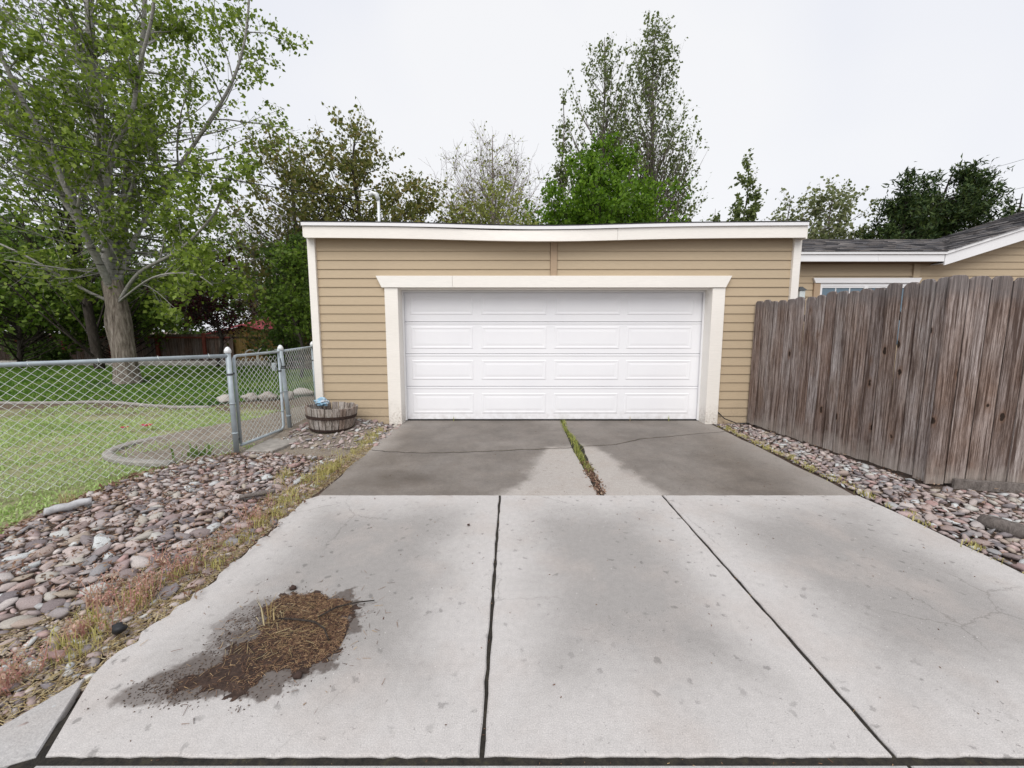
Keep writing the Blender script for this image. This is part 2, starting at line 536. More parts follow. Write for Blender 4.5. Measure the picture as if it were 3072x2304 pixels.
def siding_mat(name, col):
    m = Mat(name, 0.62, 0, 0.35)
    o = m.tc()
    g = m.noise(m.mapping(o, (3.0, 20, 38)), 3, 6, 0.65, 0.6)
    big = m.noise(m.mapping(o, (0.5, 1, 1.6)), 1.2, 4)
    c = m.mix(m.mapr(g, 0.3, 0.7, 0, 1), tuple(c * 0.93 for c in col), tuple(min(1, c * 1.05) for c in col))
    c = m.mix(m.mapr(big, 0.35, 0.7, 0, 0.35), c, tuple(c * 0.86 for c in col))
    r = m.rnd()
    c = m.mix(m.math('MULTIPLY', r, 0.25), c, (col[0] * 0.95, col[1] * 0.9, col[2] * 0.84))
    spl = m.mapr(m.math('ADD', m.sep(o)[2], m.math('MULTIPLY', m.noise(o, 5, 5, 0.65), 0.5)), 0.28, 0.62, 0.4, 0)
    c = m.mix(m.math('MULTIPLY', spl, m.mapr(m.noise(o, 30, 4, 0.7), 0.3, 0.6)), c, (0.22, 0.18, 0.14))
    m.color(c)
    m.bump(m.math('ADD', g, m.math('MULTIPLY', m.noise(o, 220, 2), 0.2)), 0.22, 0.003)
    return m

M_SIDING = siding_mat("tan_siding", (0.475, 0.378, 0.258)).m
M_BATTEN = siding_mat("brown_batten", (0.42, 0.31, 0.21)).m
m = siding_mat("cream_trim", (0.85, 0.82, 0.77))
m.b.inputs["Roughness"].default_value = 0.5
o_ = m.tc()
rot = m.math('MULTIPLY', m.mapr(m.sep(o_)[2], 0.02, 0.30, 1, 0), m.mapr(m.noise(o_, 28, 5, 0.7), 0.55, 0.64))
rot = m.math('MULTIPLY', rot, 0.8)
old = m.b.inputs["Base Color"].links[0].from_socket
m.color(m.mix(rot, old, (0.2, 0.12, 0.07)))
M_TRIM = m.m
M_WHITE = simple("white_metal_paint", (0.80, 0.80, 0.81), 0.4, 0, 0.03, 2)
m = Mat("door_paint", 0.38, 0, 0.4)
o_ = m.tc()
c = m.mix(m.mapr(m.noise(o_, 1.5, 4), 0.35, 0.7, 0, 1), (0.82, 0.82, 0.845), (0.85, 0.85, 0.87))
grime = m.math('MULTIPLY', m.mapr(m.sep(o_)[2], 0.0, 0.22, 0.45, 0), m.mapr(m.noise(o_, 9, 5, 0.65), 0.4, 0.7))
m.color(m.mix(grime, c, (0.38, 0.34, 0.3)))
M_DOOR = m.bump(m.noise(m.mapping(o_, (4, 30, 60)), 4, 4, 0.6), 0.12, 0.002).m
M_RUBBER = simple("black_rubber", (0.012, 0.012, 0.013), 0.7, 0, 0.2)
M_ROOF_F = simple("black_roof_felt", (0.03, 0.03, 0.033), 0.85, 0, 0.3, 8, 0.4)
M_SOFFIT = simple("weathered_soffit", (0.16, 0.11, 0.075), 0.8, 0, 0.25, 5, 0.3)

m = Mat("shingle", 0.9)
f = m.geo("Random Per Island")
c = m.ramp(f, [(0.0, (0.055, 0.055, 0.06)), (0.45, (0.115, 0.11, 0.115)), (0.8, (0.17, 0.155, 0.15)), (1, (0.25, 0.23, 0.22))])
m.color(m.mix(m.noise(m.tc(), 60, 4, 0.7), m.mix(1.0, c, (0.7, 0.7, 0.7), 'MULTIPLY'), c))
M_SHINGLE = m.bump(m.noise(m.tc(), 200, 3), 0.5, 0.005).m

def weathered(name, cols, warm, knots=True, grainscale=1.0):
    """silvered softwood boards, each with its own tone, grain along z, knots and dark runs"""
    m = Mat(name, 0.85, 0, 0.2)
    r = m.rnd()
    off = m.node("ShaderNodeCombineXYZ")
    m.put(off.inputs[0], m.math('MULTIPLY', r, 37.0))
    m.put(off.inputs[1], m.math('MULTIPLY', r, 91.0))
    m.put(off.inputs[2], m.math('MULTIPLY', r, 53.0))
    v = m.node("ShaderNodeVectorMath", operation='ADD')
    m.put(v.inputs[0], m.tc())
    m.put(v.inputs[1], off.outputs[0])
    v = v.outputs[0]
    bent = m.node("ShaderNodeVectorMath", operation='ADD')
    wob = m.node("ShaderNodeVectorMath", operation='SCALE')
    m.put(wob.inputs[0], m.noise(m.mapping(v, (1, 1, 0.8)), 2.2, 2, col=True))
    wob.inputs["Scale"].default_value = 0.05
    m.put(bent.inputs[0], v)
    m.put(bent.inputs[1], wob.outputs[0])
    g = m.noise(m.mapping(bent.outputs[0], (17 * grainscale, 17 * grainscale, 0.55)), 2.0, 8, 0.72)
    fine = m.noise(m.mapping(v, (120, 120, 5)), 2, 4, 0.7)
    c = m.ramp(g, [(0.36, cols[0]), (0.46, cols[1]), (0.54, cols[2]), (0.66, cols[3])])
    tone = m.noise(m.mapping(v, (2, 2, 0.9)), 1.6, 4)
    c = m.mix(m.mapr(tone, 0.42, 0.68, 0, 0.75), c, m.mix(1.0, c, warm, 'MULTIPLY'))
    r2 = m.math('FRACT', m.math('MULTIPLY', r, 7.31))
    c = m.mix(m.mapr(r, 0.3, 1, 0, 0.9), c, m.mix(1.0, c, (0.78, 0.64, 0.56), 'MULTIPLY'))
    c = m.mix(m.mapr(r2, 0.55, 1, 0, 0.8), c, m.mix(1.0, c, (1.25, 1.29, 1.34), 'MULTIPLY'))
    c = m.mix(m.mapr(fine, 0.35, 0.62, 0.75, 0), c, m.mix(1.0, c, (0.42, 0.38, 0.35), 'MULTIPLY'))
    run = m.mapr(m.noise(m.mapping(v, (14, 14, 0.55)), 2.0, 4, 0.65), 0.54, 0.64, 0, 0.85)                 # dark weather runs
    c = m.mix(run, c, (0.075, 0.05, 0.038))
    h = m.math('ADD', g, m.math('MULTIPLY', fine, 0.5))
    if knots:
        kd = m.voro(m.mapping(v, (4.6, 4.6, 2.4)), 1.0)
        kd = m.math('ADD', kd, m.math('MULTIPLY', m.math('SUBTRACT', m.noise(v, 18, 3), 0.5), 0.16))
        k = m.mapr(kd, 0.10, 0.135, 1, 0)
        c = m.mix(m.mapr(kd, 0.12, 0.24, 0.5, 0), c, (0.17, 0.095, 0.055))
        c = m.mix(k, c, (0.03, 0.02, 0.015))
        h = m.math('SUBTRACT', h, m.math('MULTIPLY', k, 0.8))
    m.color(c)
    m.bump(h, 0.65, 0.006)
    return m.m

def picket_mat():
    """silvered cedar: every board its own grey or brown, fine grain along z, dark runs, knots, soot grey worn tops"""
    m = Mat("weathered_picket", 0.88, 0, 0.15)
    r = m.rnd()
    off = m.node("ShaderNodeCombineXYZ")
    for k, q in enumerate((37.0, 91.0, 53.0)):
        m.put(off.inputs[k], m.math('MULTIPLY', r, q))
    v = m.node("ShaderNodeVectorMath", operation='ADD')
    m.put(v.inputs[0], m.tc())
    m.put(v.inputs[1], off.outputs[0])
    v = v.outputs[0]
    base = m.ramp(r, [(0.0, (0.35, 0.325, 0.315)), (0.14, (0.28, 0.235, 0.215)), (0.28, (0.42, 0.40, 0.395)), (0.42, (0.24, 0.185, 0.162)), (0.56, (0.335, 0.298, 0.28)),
                     (0.70, (0.22, 0.185, 0.172)), (0.84, (0.38, 0.358, 0.35)), (1.0, (0.30, 0.25, 0.23))])
    tone = m.mapr(m.noise(m.mapping(v, (3, 3, 1.1)), 1.5, 4, 0.6), 0.35, 0.65)
    c = m.mix(tone, m.mix(1.0, base, (0.78, 0.66, 0.58), 'MULTIPLY'), m.mix(1.0, base, (1.12, 1.12, 1.12), 'MULTIPLY'))
    g = m.noise(m.mapping(v, (34, 34, 0.9)), 2.0, 7, 0.7)
    c = m.mix(m.mapr(g, 0.39, 0.60), m.mix(1.0, c, (0.36, 0.30, 0.275), 'MULTIPLY'), m.mix(1.0, c, (1.28, 1.28, 1.29), 'MULTIPLY'))
    fine = m.noise(m.mapping(v, (150, 150, 7)), 2, 3, 0.7)
    c = m.mix(m.mapr(fine, 0.38, 0.6, 0.75, 0), c, m.mix(1.0, c, (0.45, 0.41, 0.39), 'MULTIPLY'))
    run = m.mapr(m.noise(m.mapping(v, (16, 16, 0.5)), 2.0, 4, 0.65), 0.54, 0.62, 0, 0.85)
    c = m.mix(run, c, (0.06, 0.038, 0.03))
    z = m.sep(m.tc())[2]
    top = m.mapr(m.math('ADD', z, m.math('MULTIPLY', m.noise(v, 7, 4, 0.6), 0.35)), 1.93, 2.10, 0, 0.55)
    c = m.mix(top, c, (0.15, 0.14, 0.14))
    foot = m.mapr(m.math('ADD', z, m.math('MULTIPLY', m.noise(v, 6, 4, 0.6), 0.5)), 0.28, 0.5, 0.5, 0)
    c = m.mix(foot, c, (0.37, 0.335, 0.30))
    kd = m.voro(m.mapping(v, (5.2, 5.2, 2.2)), 1.0)
    kd = m.math('ADD', kd, m.math('MULTIPLY', m.math('SUBTRACT', m.noise(v, 22, 3), 0.5), 0.13))
    k = m.mapr(kd, 0.07, 0.10, 1, 0)
    c = m.mix(m.mapr(kd, 0.09, 0.20, 0.55, 0), c, (0.15, 0.085, 0.055))
    c = m.mix(k, c, (0.03, 0.02, 0.015))
    m.color(c)
    m.bump(m.math('SUBTRACT', m.math('ADD', g, m.math('MULTIPLY', fine, 0.5)), m.math('MULTIPLY', k, 0.8)), 0.7, 0.006)
    return m.m
M_PICKET = picket_mat()
M_BACKFENCE = weathered("back_fence_board", [(0.14, 0.11, 0.095), (0.25, 0.21, 0.185), (0.36, 0.31, 0.28), (0.46, 0.42, 0.39)], (0.95, 0.8, 0.7), False)
M_STAVE = weathered("barrel_stave", [(0.14, 0.12, 0.105), (0.34, 0.31, 0.285), (0.47, 0.44, 0.415), (0.56, 0.54, 0.52)], (0.9, 0.86, 0.8), False, 1.2)
M_SHEDWOOD = weathered("shed_board", [(0.24, 0.16, 0.06), (0.38, 0.27, 0.10), (0.48, 0.35, 0.14), (0.55, 0.42, 0.20)], (0.95, 0.8, 0.55), False)
M_LOG = weathered("driftwood", [(0.10, 0.085, 0.075), (0.24, 0.215, 0.19), (0.42, 0.4, 0.37), (0.55, 0.54, 0.52)], (0.9, 0.8, 0.7), False)
M_REDPOST = simple("red_brown_post", (0.28, 0.085, 0.06), 0.8, 0, 0.3, 8)
M_REDROOF = simple("red_roof_sheet", (0.47, 0.09, 0.11), 0.5, 0, 0.15, 3)
M_GALV = simple("galvanised_steel", (0.36, 0.41, 0.44), 0.5, 0.2, 0.15, 9, 0.05, 0.4)
M_GALV_W = simple("galvanised_wire", (0.70, 0.73, 0.71), 0.5, 0.15, 0.15, 9, 0, 0.5)
M_GALV_C = simple("cast_cap", (0.68, 0.70, 0.71), 0.45, 0.1, 0.1, 9)
M_DKSTEEL = simple("dark_band", (0.10, 0.11, 0.115), 0.55, 0.6, 0.2, 20)
M_RUST = simple("rusty_hoop", (0.055, 0.036, 0.03), 0.8, 0.3, 0.4, 30, 0.4)
M_CABLE = simple("black_cable", (0.02, 0.02, 0.02), 0.6)
M_CURB = simple("grey_curbing", (0.30, 0.28, 0.255), 0.9, 0, 0.25, 12, 0.5)
M_WHITEPLAST = simple("white_plastic", (0.78, 0.77, 0.72), 0.4)
M_BLUEBAG = None

def stone_mat(name, cols, joined=False):
    m = Mat(name, 0.72, 0, 0.35)
    f = m.geo("Random Per Island") if joined else m.rnd()
    c = m.ramp(f, [(i / (len(cols) - 1), k) for i, k in enumerate(cols)])
    n = m.noise(m.tc(), 9 if not joined else 30, 6, 0.65)
    c = m.mix(m.mapr(n, 0.3, 0.7), m.mix(1.0, c, (0.62, 0.6, 0.6), 'MULTIPLY'), m.mix(1.0, c, (1.12, 1.1, 1.08), 'MULTIPLY'))
    wv = m.mapr(m.noise(m.tc(), 2.0 if not joined else 60, 3, 0.5, 1.5), 0.6, 0.7, 0, 0.35)
    c = m.mix(wv, c, (0.42, 0.39, 0.37))
    m.color(c)
    m.bump(m.noise(m.tc(), 14 if not joined else 120, 5, 0.65), 0.3, 0.05 if not joined else 0.005)
    return m.m

STONE_COLS = [tuple(min(0.62, c * f_) for c, f_ in zip(k, (1.36, 1.30, 1.29))) for k in [(0.25, 0.205, 0.195), (0.16, 0.14, 0.145), (0.31, 0.245, 0.23), (0.40, 0.345, 0.325), (0.30, 0.19, 0.175), (0.22, 0.195, 0.195),
              (0.42, 0.385, 0.37), (0.26, 0.195, 0.175), (0.13, 0.11, 0.115), (0.52, 0.50, 0.485), (0.28, 0.235, 0.185), (0.35, 0.26, 0.25)]]
STONE_COLS = [(r * 0.95 + 0.02, g + 0.025, b + 0.03) for r, g, b in STONE_COLS]
M_STONE = stone_mat("river_stone", STONE_COLS)
M_STONE_J = stone_mat("small_river_stone", STONE_COLS, True)
M_BOULDER = stone_mat("pale_boulder", [(0.42, 0.39, 0.36), (0.5, 0.47, 0.44), (0.36, 0.33, 0.3)])
M_CHIPS = stone_mat("gravel_chips", [(0.36, 0.29, 0.23), (0.50, 0.43, 0.34), (0.28, 0.20, 0.165), (0.58, 0.52, 0.42), (0.40, 0.32, 0.24)], True)

M_GRASS_F = leaf_mat("pale_lawn_blades", [(0.20, 0.32, 0.09), (0.34, 0.47, 0.165), (0.46, 0.56, 0.26), (0.57, 0.61, 0.37)], 0.3, 0.7, patch=0.55)
M_GRASS_B = leaf_mat("green_lawn_blades", [(0.045, 0.12, 0.015), (0.10, 0.21, 0.03), (0.19, 0.30, 0.055), (0.32, 0.37, 0.12)], 0.3, 0.6, patch=0.6)
M_STRAW = leaf_mat("dry_straw", [(0.20, 0.13, 0.07), (0.36, 0.27, 0.13), (0.52, 0.42, 0.23), (0.60, 0.52, 0.33)], 0.1, 0.8)
M_STRAWDK = leaf_mat("old_straw", [(0.06, 0.034, 0.026), (0.16, 0.085, 0.058), (0.30, 0.175, 0.105), (0.56, 0.40, 0.22)], 0.1, 0.8)
M_LITTER = leaf_mat("dead_leaves", [(0.09, 0.05, 0.035), (0.17, 0.09, 0.06), (0.27, 0.18, 0.13), (0.36, 0.27, 0.2)], 0.1, 0.8)
M_YELLOW = leaf_mat("yellowing_weed", [(0.33, 0.33, 0.10), (0.47, 0.41, 0.16), (0.55, 0.48, 0.22), (0.40, 0.40, 0.14)], 0.25, 0.7)
M_WEED = leaf_mat("green_weed", [(0.16, 0.20, 0.05), (0.30, 0.33, 0.09), (0.44, 0.42, 0.15)], 0.3, 0.6)
M_REDWEED = leaf_mat("red_weed", [(0.48, 0.23, 0.22), (0.56, 0.34, 0.30), (0.58, 0.47, 0.34), (0.50, 0.28, 0.28)], 0.25, 0.7)

def bark(name, cols, zs=0.35, bands=False):
    m = Mat(name, 0.9, 0, 0.2)
    o = m.tc()
    n = m.noise(m.mapping(o, (9, 9, 9 * zs)), 2.2, 7, 0.72, 0.4)
    c = m.ramp(n, [(0.3, cols[0]), (0.5, cols[1]), (0.7, cols[2])])
    h = n
    if bands:
        b = m.mapr(m.noise(m.mapping(o, (0.8, 0.8, 9)), 1.6, 3), 0.60, 0.66)
        c = m.mix(m.math('MULTIPLY', b, 0.8), c, (0.06, 0.055, 0.05))
    m.color(c)
    m.bump(h, 0.9, 0.05)
    return m.m

M_BARK_COT = bark("furrowed_bark", [(0.05, 0.038, 0.03), (0.22, 0.185, 0.155), (0.42, 0.375, 0.33)], 0.16)
M_BARK_PALE = bark("pale_smooth_bark", [(0.20, 0.19, 0.175), (0.33, 0.32, 0.30), (0.44, 0.43, 0.41)], 0.8, True)
M_BARK_DK = bark("dark_bark", [(0.025, 0.02, 0.017), (0.055, 0.045, 0.038), (0.10, 0.085, 0.075)])
M_BARK_GREY = bark("grey_twig_bark", [(0.11, 0.095, 0.085), (0.19, 0.165, 0.15), (0.27, 0.24, 0.22)])

# ------------------------------------------------------------------ ground, lawns, beds
def ground_z(x, y):
    z = -0.06
    if y > 16 and x < -3:                                     # the yard drops away behind the low wall
        z -= 0.65 * min(1, (y - 16) / 3.5) * min(1, (-3 - x) / 4)
    return z

gx = np.unique(np.concatenate([np.linspace(-160, -26, 10), np.arange(-26, 30, 1.0), np.linspace(30, 160, 10)]))
gy = np.unique(np.concatenate([np.linspace(-60, -4, 6), np.arange(-4, 30, 1.0), np.linspace(30, 220, 12)]))
GX, GY = np.meshgrid(gx, gy)
i_ = (np.arange(len(gy) - 1)[:, None] * len(gx) + np.arange(len(gx) - 1)[None]).ravel()
gz = np.array([ground_z(x, y) for x, y in zip(GX.ravel(), GY.ravel())])
g_o = np_mesh("ground", np.column_stack([GX.ravel(), GY.ravel(), gz]), np.stack([i_, i_ + 1, i_ + len(gx) + 1, i_ + len(gx)], 1), M_SOIL, smooth=True)
g_o["kind"] = "structure"

CURB = [(-4.0, 7.62), (-4.08, 6.93), (-4.22, 6.31), (-4.46, 6.0), (-4.75, 5.67), (-4.98, 5.36), (-5.06, 5.03), (-4.95, 4.75), (-4.65, 4.55), (-4.28, 4.45), (-3.87, 4.40)]
ROCK_L = [(-1.80, 1.64), (-1.79, 4.55), (-2.35, 4.62), (-2.75, 4.72), (-3.2, 4.76), (-3.62, 4.52), (-3.84, 4.14), (-3.88, 3.63), (-3.9, 3.18), (-3.82, 2.75), (-4.3, 1.9), (-4.3, 0.9), (-2.6, 0.9), (-1.88, 1.40)]
GRAV_L = [(-1.77, 4.4), (-1.77, 6.28), (-3.12, 6.3), (-3.6, 7.2), (-4.02, 7.3), (-4.2, 6.3), (-4.5, 5.95), (-4.98, 5.3), (-4.98, 4.8), (-4.6, 4.6), (-3.8, 4.42), (-3.0, 4.5)]
ROCK_R = [(3.22, 0.5), (3.22, 6.3), (4.3, 6.3), (4.3, 3.9), (5.9, 3.6), (5.9, 0.5)]
LAWN_F = [(-22, 0.6), (-3.6, 0.6), (-3.6, 4.6), (-4.6, 4.9), (-4.9, 5.4), (-4.0, 6.4), (-3.3, 8.0), (-3.3, 9.0), (-22, 9.0)]
LAWN_B = [(-26, 8.1), (-9.4, 8.12), (-8.5, 8.2), (-7.0, 7.8), (-6.2, 7.75), (-5.6, 8.45), (-4.9, 8.7), (-4.4, 9.6), (-3.4, 10.5), (-3.4, 16), (-26, 16)]
sheet("front_lawn", LAWN_F, -0.030, M_LAWN)
sheet("back_lawn", LAWN_B, -0.020, M_LAWN_B)

def grav_z(x, y):
    t = max(0, min(1, (y - 5.0) / 0.8)) * max(0, min(1, (-1.95 - x) / 0.45))
    return -0.012 + 0.085 * t * t * (3 - 2 * t) + 0.008 * mnoise.noise((x * 6, y * 6, 0))
gravel_o = sheet("gravel_path", GRAV_L, 0, M_GRAVEL, zf=grav_z, step=0.06)

def rockl_z(x, y):
    t = max(0, min(1, (-1.95 - x) / 0.5))
    return -0.03 + 0.03 * t + 0.012 * mnoise.noise((x * 4, y * 4, 3))
rock_l = sheet("rock_bed", ROCK_L, 0, M_BEDSOIL, zf=rockl_z, step=0.07)
rock_r = sheet("rock_bed", ROCK_R, 0, M_BEDSOIL, zf=lambda x, y: -0.03 + 0.02 * min(1, max(0, x - 3.3)) + 0.012 * mnoise.noise((x * 4, y * 4, 8)), step=0.08)

# ------------------------------------------------------------------ driveway, walk, gutter
def jag(p, q, n, amp, rng=random):
    out = []
    L = math.hypot(q[0] - p[0], q[1] - p[1])
    nx, ny = -(q[1] - p[1]) / L, (q[0] - p[0]) / L
    for i in range(n):
        t = i / n
        a = 0 if i == 0 else rng.uniform(-amp, amp)
        out.append((p[0] + (q[0] - p[0]) * t + nx * a, p[1] + (q[1] - p[1]) * t + ny * a))
    return out

def slab(name, poly, top, mat, parent, thick=0.1, ch=0.006):
    """poured slab: flat top, worn arris, vertical sides; outline counter-clockwise"""
    n = len(poly)
    ins = []
    for i in range(n):
        a, b, c = Vector(poly[i - 1]), Vector(poly[i]), Vector(poly[(i + 1) % n])
        e1, e2 = (b - a).normalized(), (c - b).normalized()
        nn = (Vector((-e1.y, e1.x)) + Vector((-e2.y, e2.x)))
        nn = nn.normalized() if nn.length > 1e-6 else Vector((0, 0))
        ins.append(b + nn * ch)
    V = [(x, y, top - thick) for x, y in poly] + [(x, y, top - ch) for x, y in poly] + [(p.x, p.y, top) for p in ins]
    F = [tuple(range(2 * n, 3 * n))]
    for r in (0, 1):
        F += [(r * n + i, r * n + (i + 1) % n, (r + 1) * n + (i + 1) % n, (r + 1) * n + i) for i in range(n)]
    me = bpy.data.meshes.new(name)
    me.from_pydata(V, [], F)
    me.update()
    return ob(name, me, mat, parent)

drive = sheet("driveway", [(-1.80, 1.19), (3.19, 1.19), (3.19, 6.64), (-1.78, 6.64)], -0.011, M_JOINT)
lft = [(-1.86 + 0.025 * math.sin(y * 3.1) + R(-0.03, 0.022), y) for y in np.arange(3.44, 1.66, -0.06)]
J = lambda a, b, n=36: jag(a, b, n, 0.0035)
slab("concrete_slab", J((-1.70, 1.285), (-0.119, 1.285)) + J((-0.119, 1.285), (-0.122, 3.553)) + J((-0.122, 3.553), (-1.78, 3.553)) + [(-1.78, 3.553)] + lft + [(-1.885, 1.63)], 0, M_CONC_A, drive)
slab("concrete_slab", J((-0.101, 1.285), (1.385, 1.285)) + J((1.385, 1.285), (1.385, 3.553)) + J((1.385, 3.553), (-0.104, 3.553)) + J((-0.104, 3.553), (-0.101, 1.285)), 0, M_CONC_B, drive)
slab("concrete_slab", J((1.403, 1.285), (3.23, 1.285)) + [(3.23, 1.285)] + [(3.235 + R(-0.008, 0.008), y) for y in np.arange(1.5, 3.4, 0.2)] + [(3.20, 3.553)] + J((3.19, 3.553), (1.403, 3.553)) + J((1.403, 3.553), (1.403, 1.285)), 0, M_CONC_B, drive)

CR_L = [(-1.81, 4.96), (-1.54, 4.87), (-1.19, 4.83), (-0.81, 4.83), (-0.38, 4.88), (0.02, 4.94), (0.38, 4.98), (0.775, 5.04)]
CR_R = [(0.93, 5.1), (1.38, 5.18), (1.77, 5.43), (2.27, 5.57), (2.66, 5.7), (3.2, 5.86)]
def jagline(P, amp, k=5):
    out = []
    for a, b in zip(P, P[1:]):
        out += jag(a, b, k, amp)
    return out + [P[-1]]
cl, cr_ = jagline(CR_L, 0.014), jagline(CR_R, 0.014)
gapl = jagline([(0.80, 3.566), (0.80, 4.0), (0.785, 4.44), (0.775, 5.04)], 0.008, 7)
gapl2 = jagline([(0.775, 5.06), (0.79, 5.75), (0.81, 6.6)], 0.006, 6)
gapr = jagline([(0.86, 3.566), (0.885, 4.0), (0.885, 4.44), (0.93, 5.09)], 0.008, 7)
gapr2 = jagline([(0.915, 5.11), (0.85, 5.75), (0.845, 6.6)], 0.006, 6)
up = lambda P, d: [(x, y + d) for x, y in P]
T_OLD = -0.003
slab("old_slab", [(-1.80, 3.566)] + gapl[:-1] + up(cl, -0.017)[::-1] + jag((-1.81, 4.9), (-1.80, 3.6), 6, 0.02)[1:], T_OLD, M_CONC_OLD, drive)
slab("old_slab", [(gapr[0][0], 3.566), (3.18, 3.566)] + jag((3.2, 3.7), (3.2, 5.84), 10, 0.015)[1:] + up(cr_, -0.014)[::-1] + gapr[1:-1][::-1], T_OLD, M_CONC_OLD, drive)
slab("old_slab", up(cl, 0.014) + gapl2[1:] + [(-1.82, 6.6), (-1.84, 5.8)], T_OLD + 0.003, M_CONC_OLD, drive)
slab("old_slab", up(cr_, 0.012) + [(3.2, 6.6)] + gapr2[1:][::-1], T_OLD + 0.002, M_CONC_OLD, drive)

walk = sheet("sidewalk", [(-4.4, 0.2), (-1.72, 0.2), (-1.72, 1.2), (-1.9, 1.66), (-4.4, 1.0)], -0.034, M_JOINT)
slab("walk_slab", [(-9.0, -1.15), (-3.4, 0.62), (-1.735, 1.285), (-1.905, 1.615), (-2.0, 1.40), (-2.6, 1.08), (-3.4, 0.80), (-9.0, -0.9)], -0.002, M_CONC_W, walk)
apron = sheet("gutter", [(-9, -2.6), (6, -2.6), (6, 1.30), (-1.7, 1.30), (-9, -0.9)], -0.016, M_JOINT)
slab("gutter_slab", [(-1.70, -2.6), (1.41, -2.6), (1.41, 1.257), (-1.70, 1.257)], -0.004, M_CONC_W, apron)
slab("gutter_slab", [(1.425, -2.6), (5.0, -2.6), (5.0, 1.257), (1.425, 1.257)], -0.004, M_CONC_W, apron)

slab("gutter_slab", [(-9, -2.6), (-1.715, -2.6), (-1.715, 1.235), (-3.4, 0.58), (-9, -1.2)], -0.004, M_CONC_W, apron)

# ------------------------------------------------------------------ garage
garage = thing("garage", "tan lap sided garage with cream trim and a wide white door", "garage", (0.65, 6.3, 0))
YF = 6.30
MB().box(-3.02, -1.80, YF + 0.022, YF + 0.12, -0.05, 2.97).box(3.16, 4.32, YF + 0.022, YF + 0.12, -0.05, 2.97).box(-1.80, 3.16, YF + 0.022, YF + 0.12, 2.16, 2.97) \
    .box(-3.05, -2.95, YF + 0.12, 13.0, -0.05, 2.85).box(4.25, 4.35, YF + 0.12, 13.0, -0.05, 2.85).box(-3.05, 4.35, 13.0, 13.1, -0.05, 2.8) \
    .build("wall", M_SIDING, garage)
EXPO = 0.1355
def lap(x0, x1, z0, z1, yb, name, mat, parent):
    yw = [R(-0.0012, 0.0012) for _ in range(2)]
    a = [(x0, yb, z0), (x0, yb - 0.024 + yw[0], z0), (x0, yb - 0.009, z1), (x0, yb, z1)]
    b = [(x1, y, z) for _, y, z in a]
    b[1] = (x1, yb - 0.024 + yw[1], z0)
    return MB().prism(a, b).build(name, mat, parent)
zk = 2.704
lap(-3.0, 0.585, zk, 2.955, YF + 0.022, "siding_board", M_SIDING, garage)
lap(0.695, 4.29, zk, 2.955, YF + 0.022, "siding_board", M_SIDING, garage)
for k in range(1, 22):
    z0 = 2.704 - EXPO * k
    z1 = z0 + EXPO + 0.004
    z0 = max(z0, 0.0)
    if z1 < 0.02:
        break
    if z0 > 2.2:
        lap(-3.0, 0.585, z0, z1, YF + 0.022, "siding_board", M_SIDING, garage)
        lap(0.695, 4.29, z0, z1, YF + 0.022, "siding_board", M_SIDING, garage)
    else:
        lap(-3.0, -1.95, z0, z1, YF + 0.022, "siding_board", M_SIDING, garage)
        lap(3.26, 4.29, z0, z1, YF + 0.022, "siding_board", M_SIDING, garage)
MB().box(0.59, 0.69, YF - 0.02, YF + 0.022, 2.318, 2.92).build("batten", M_BATTEN, garage, bevel=0.003)
MB().box(-3.115, -3.0, YF - 0.04, YF + 0.03, 0.02, 2.94).build("corner_trim", M_TRIM, garage, bevel=0.004)
MB().box(4.29, 4.405, YF - 0.04, YF + 0.03, 0.0, 2.94).build("corner_trim", M_TRIM, garage, bevel=0.004)
MB().box(-1.965, -1.76, YF - 0.04, YF + 0.022, 0.0, 2.147).build("door_trim", M_TRIM, garage, bevel=0.004)
MB().box(3.09, 3.285, YF - 0.04, YF + 0.022, 0.0, 2.147).build("door_trim", M_TRIM, garage, bevel=0.004)
def header(x0, x1, s0, s1):
    y0, y1 = YF - 0.06, YF + 0.02
    a = [(x0 + s0, y0, 2.15), (x1 - s1, y0, 2.15), (x1, y0, 2.325), (x0, y0, 2.325)]
    MB().prism([(x, y1, z) for x, _, z in a], a).build("header_board", M_TRIM, garage, bevel=0.003)
header(-2.085, -0.915, 0.085, 0)
header(-0.912, 3.365, 0, 0.085)
MB().box(-1.79, -1.762, YF + 0.02, 6.52, 0.0, 2.16).build("jamb", M_TRIM, garage)
MB().box(3.092, 3.12, YF + 0.02, 6.52, 0.0, 2.16).build("jamb", M_TRIM, garage)
MB().box(-1.762, 3.092, YF + 0.02, 6.52, 2.128, 2.158).build("jamb_head", M_TRIM, garage)
for x0, x1, z0, z1 in ((-1.762, -1.735, 0.012, 2.126), (3.065, 3.092, 0.012, 2.126), (-1.735, 3.065, 2.100, 2.126)):
    MB().box(x0, x1, 6.495, 6.517, z0, z1).build("weather_strip", M_WHITE, garage)
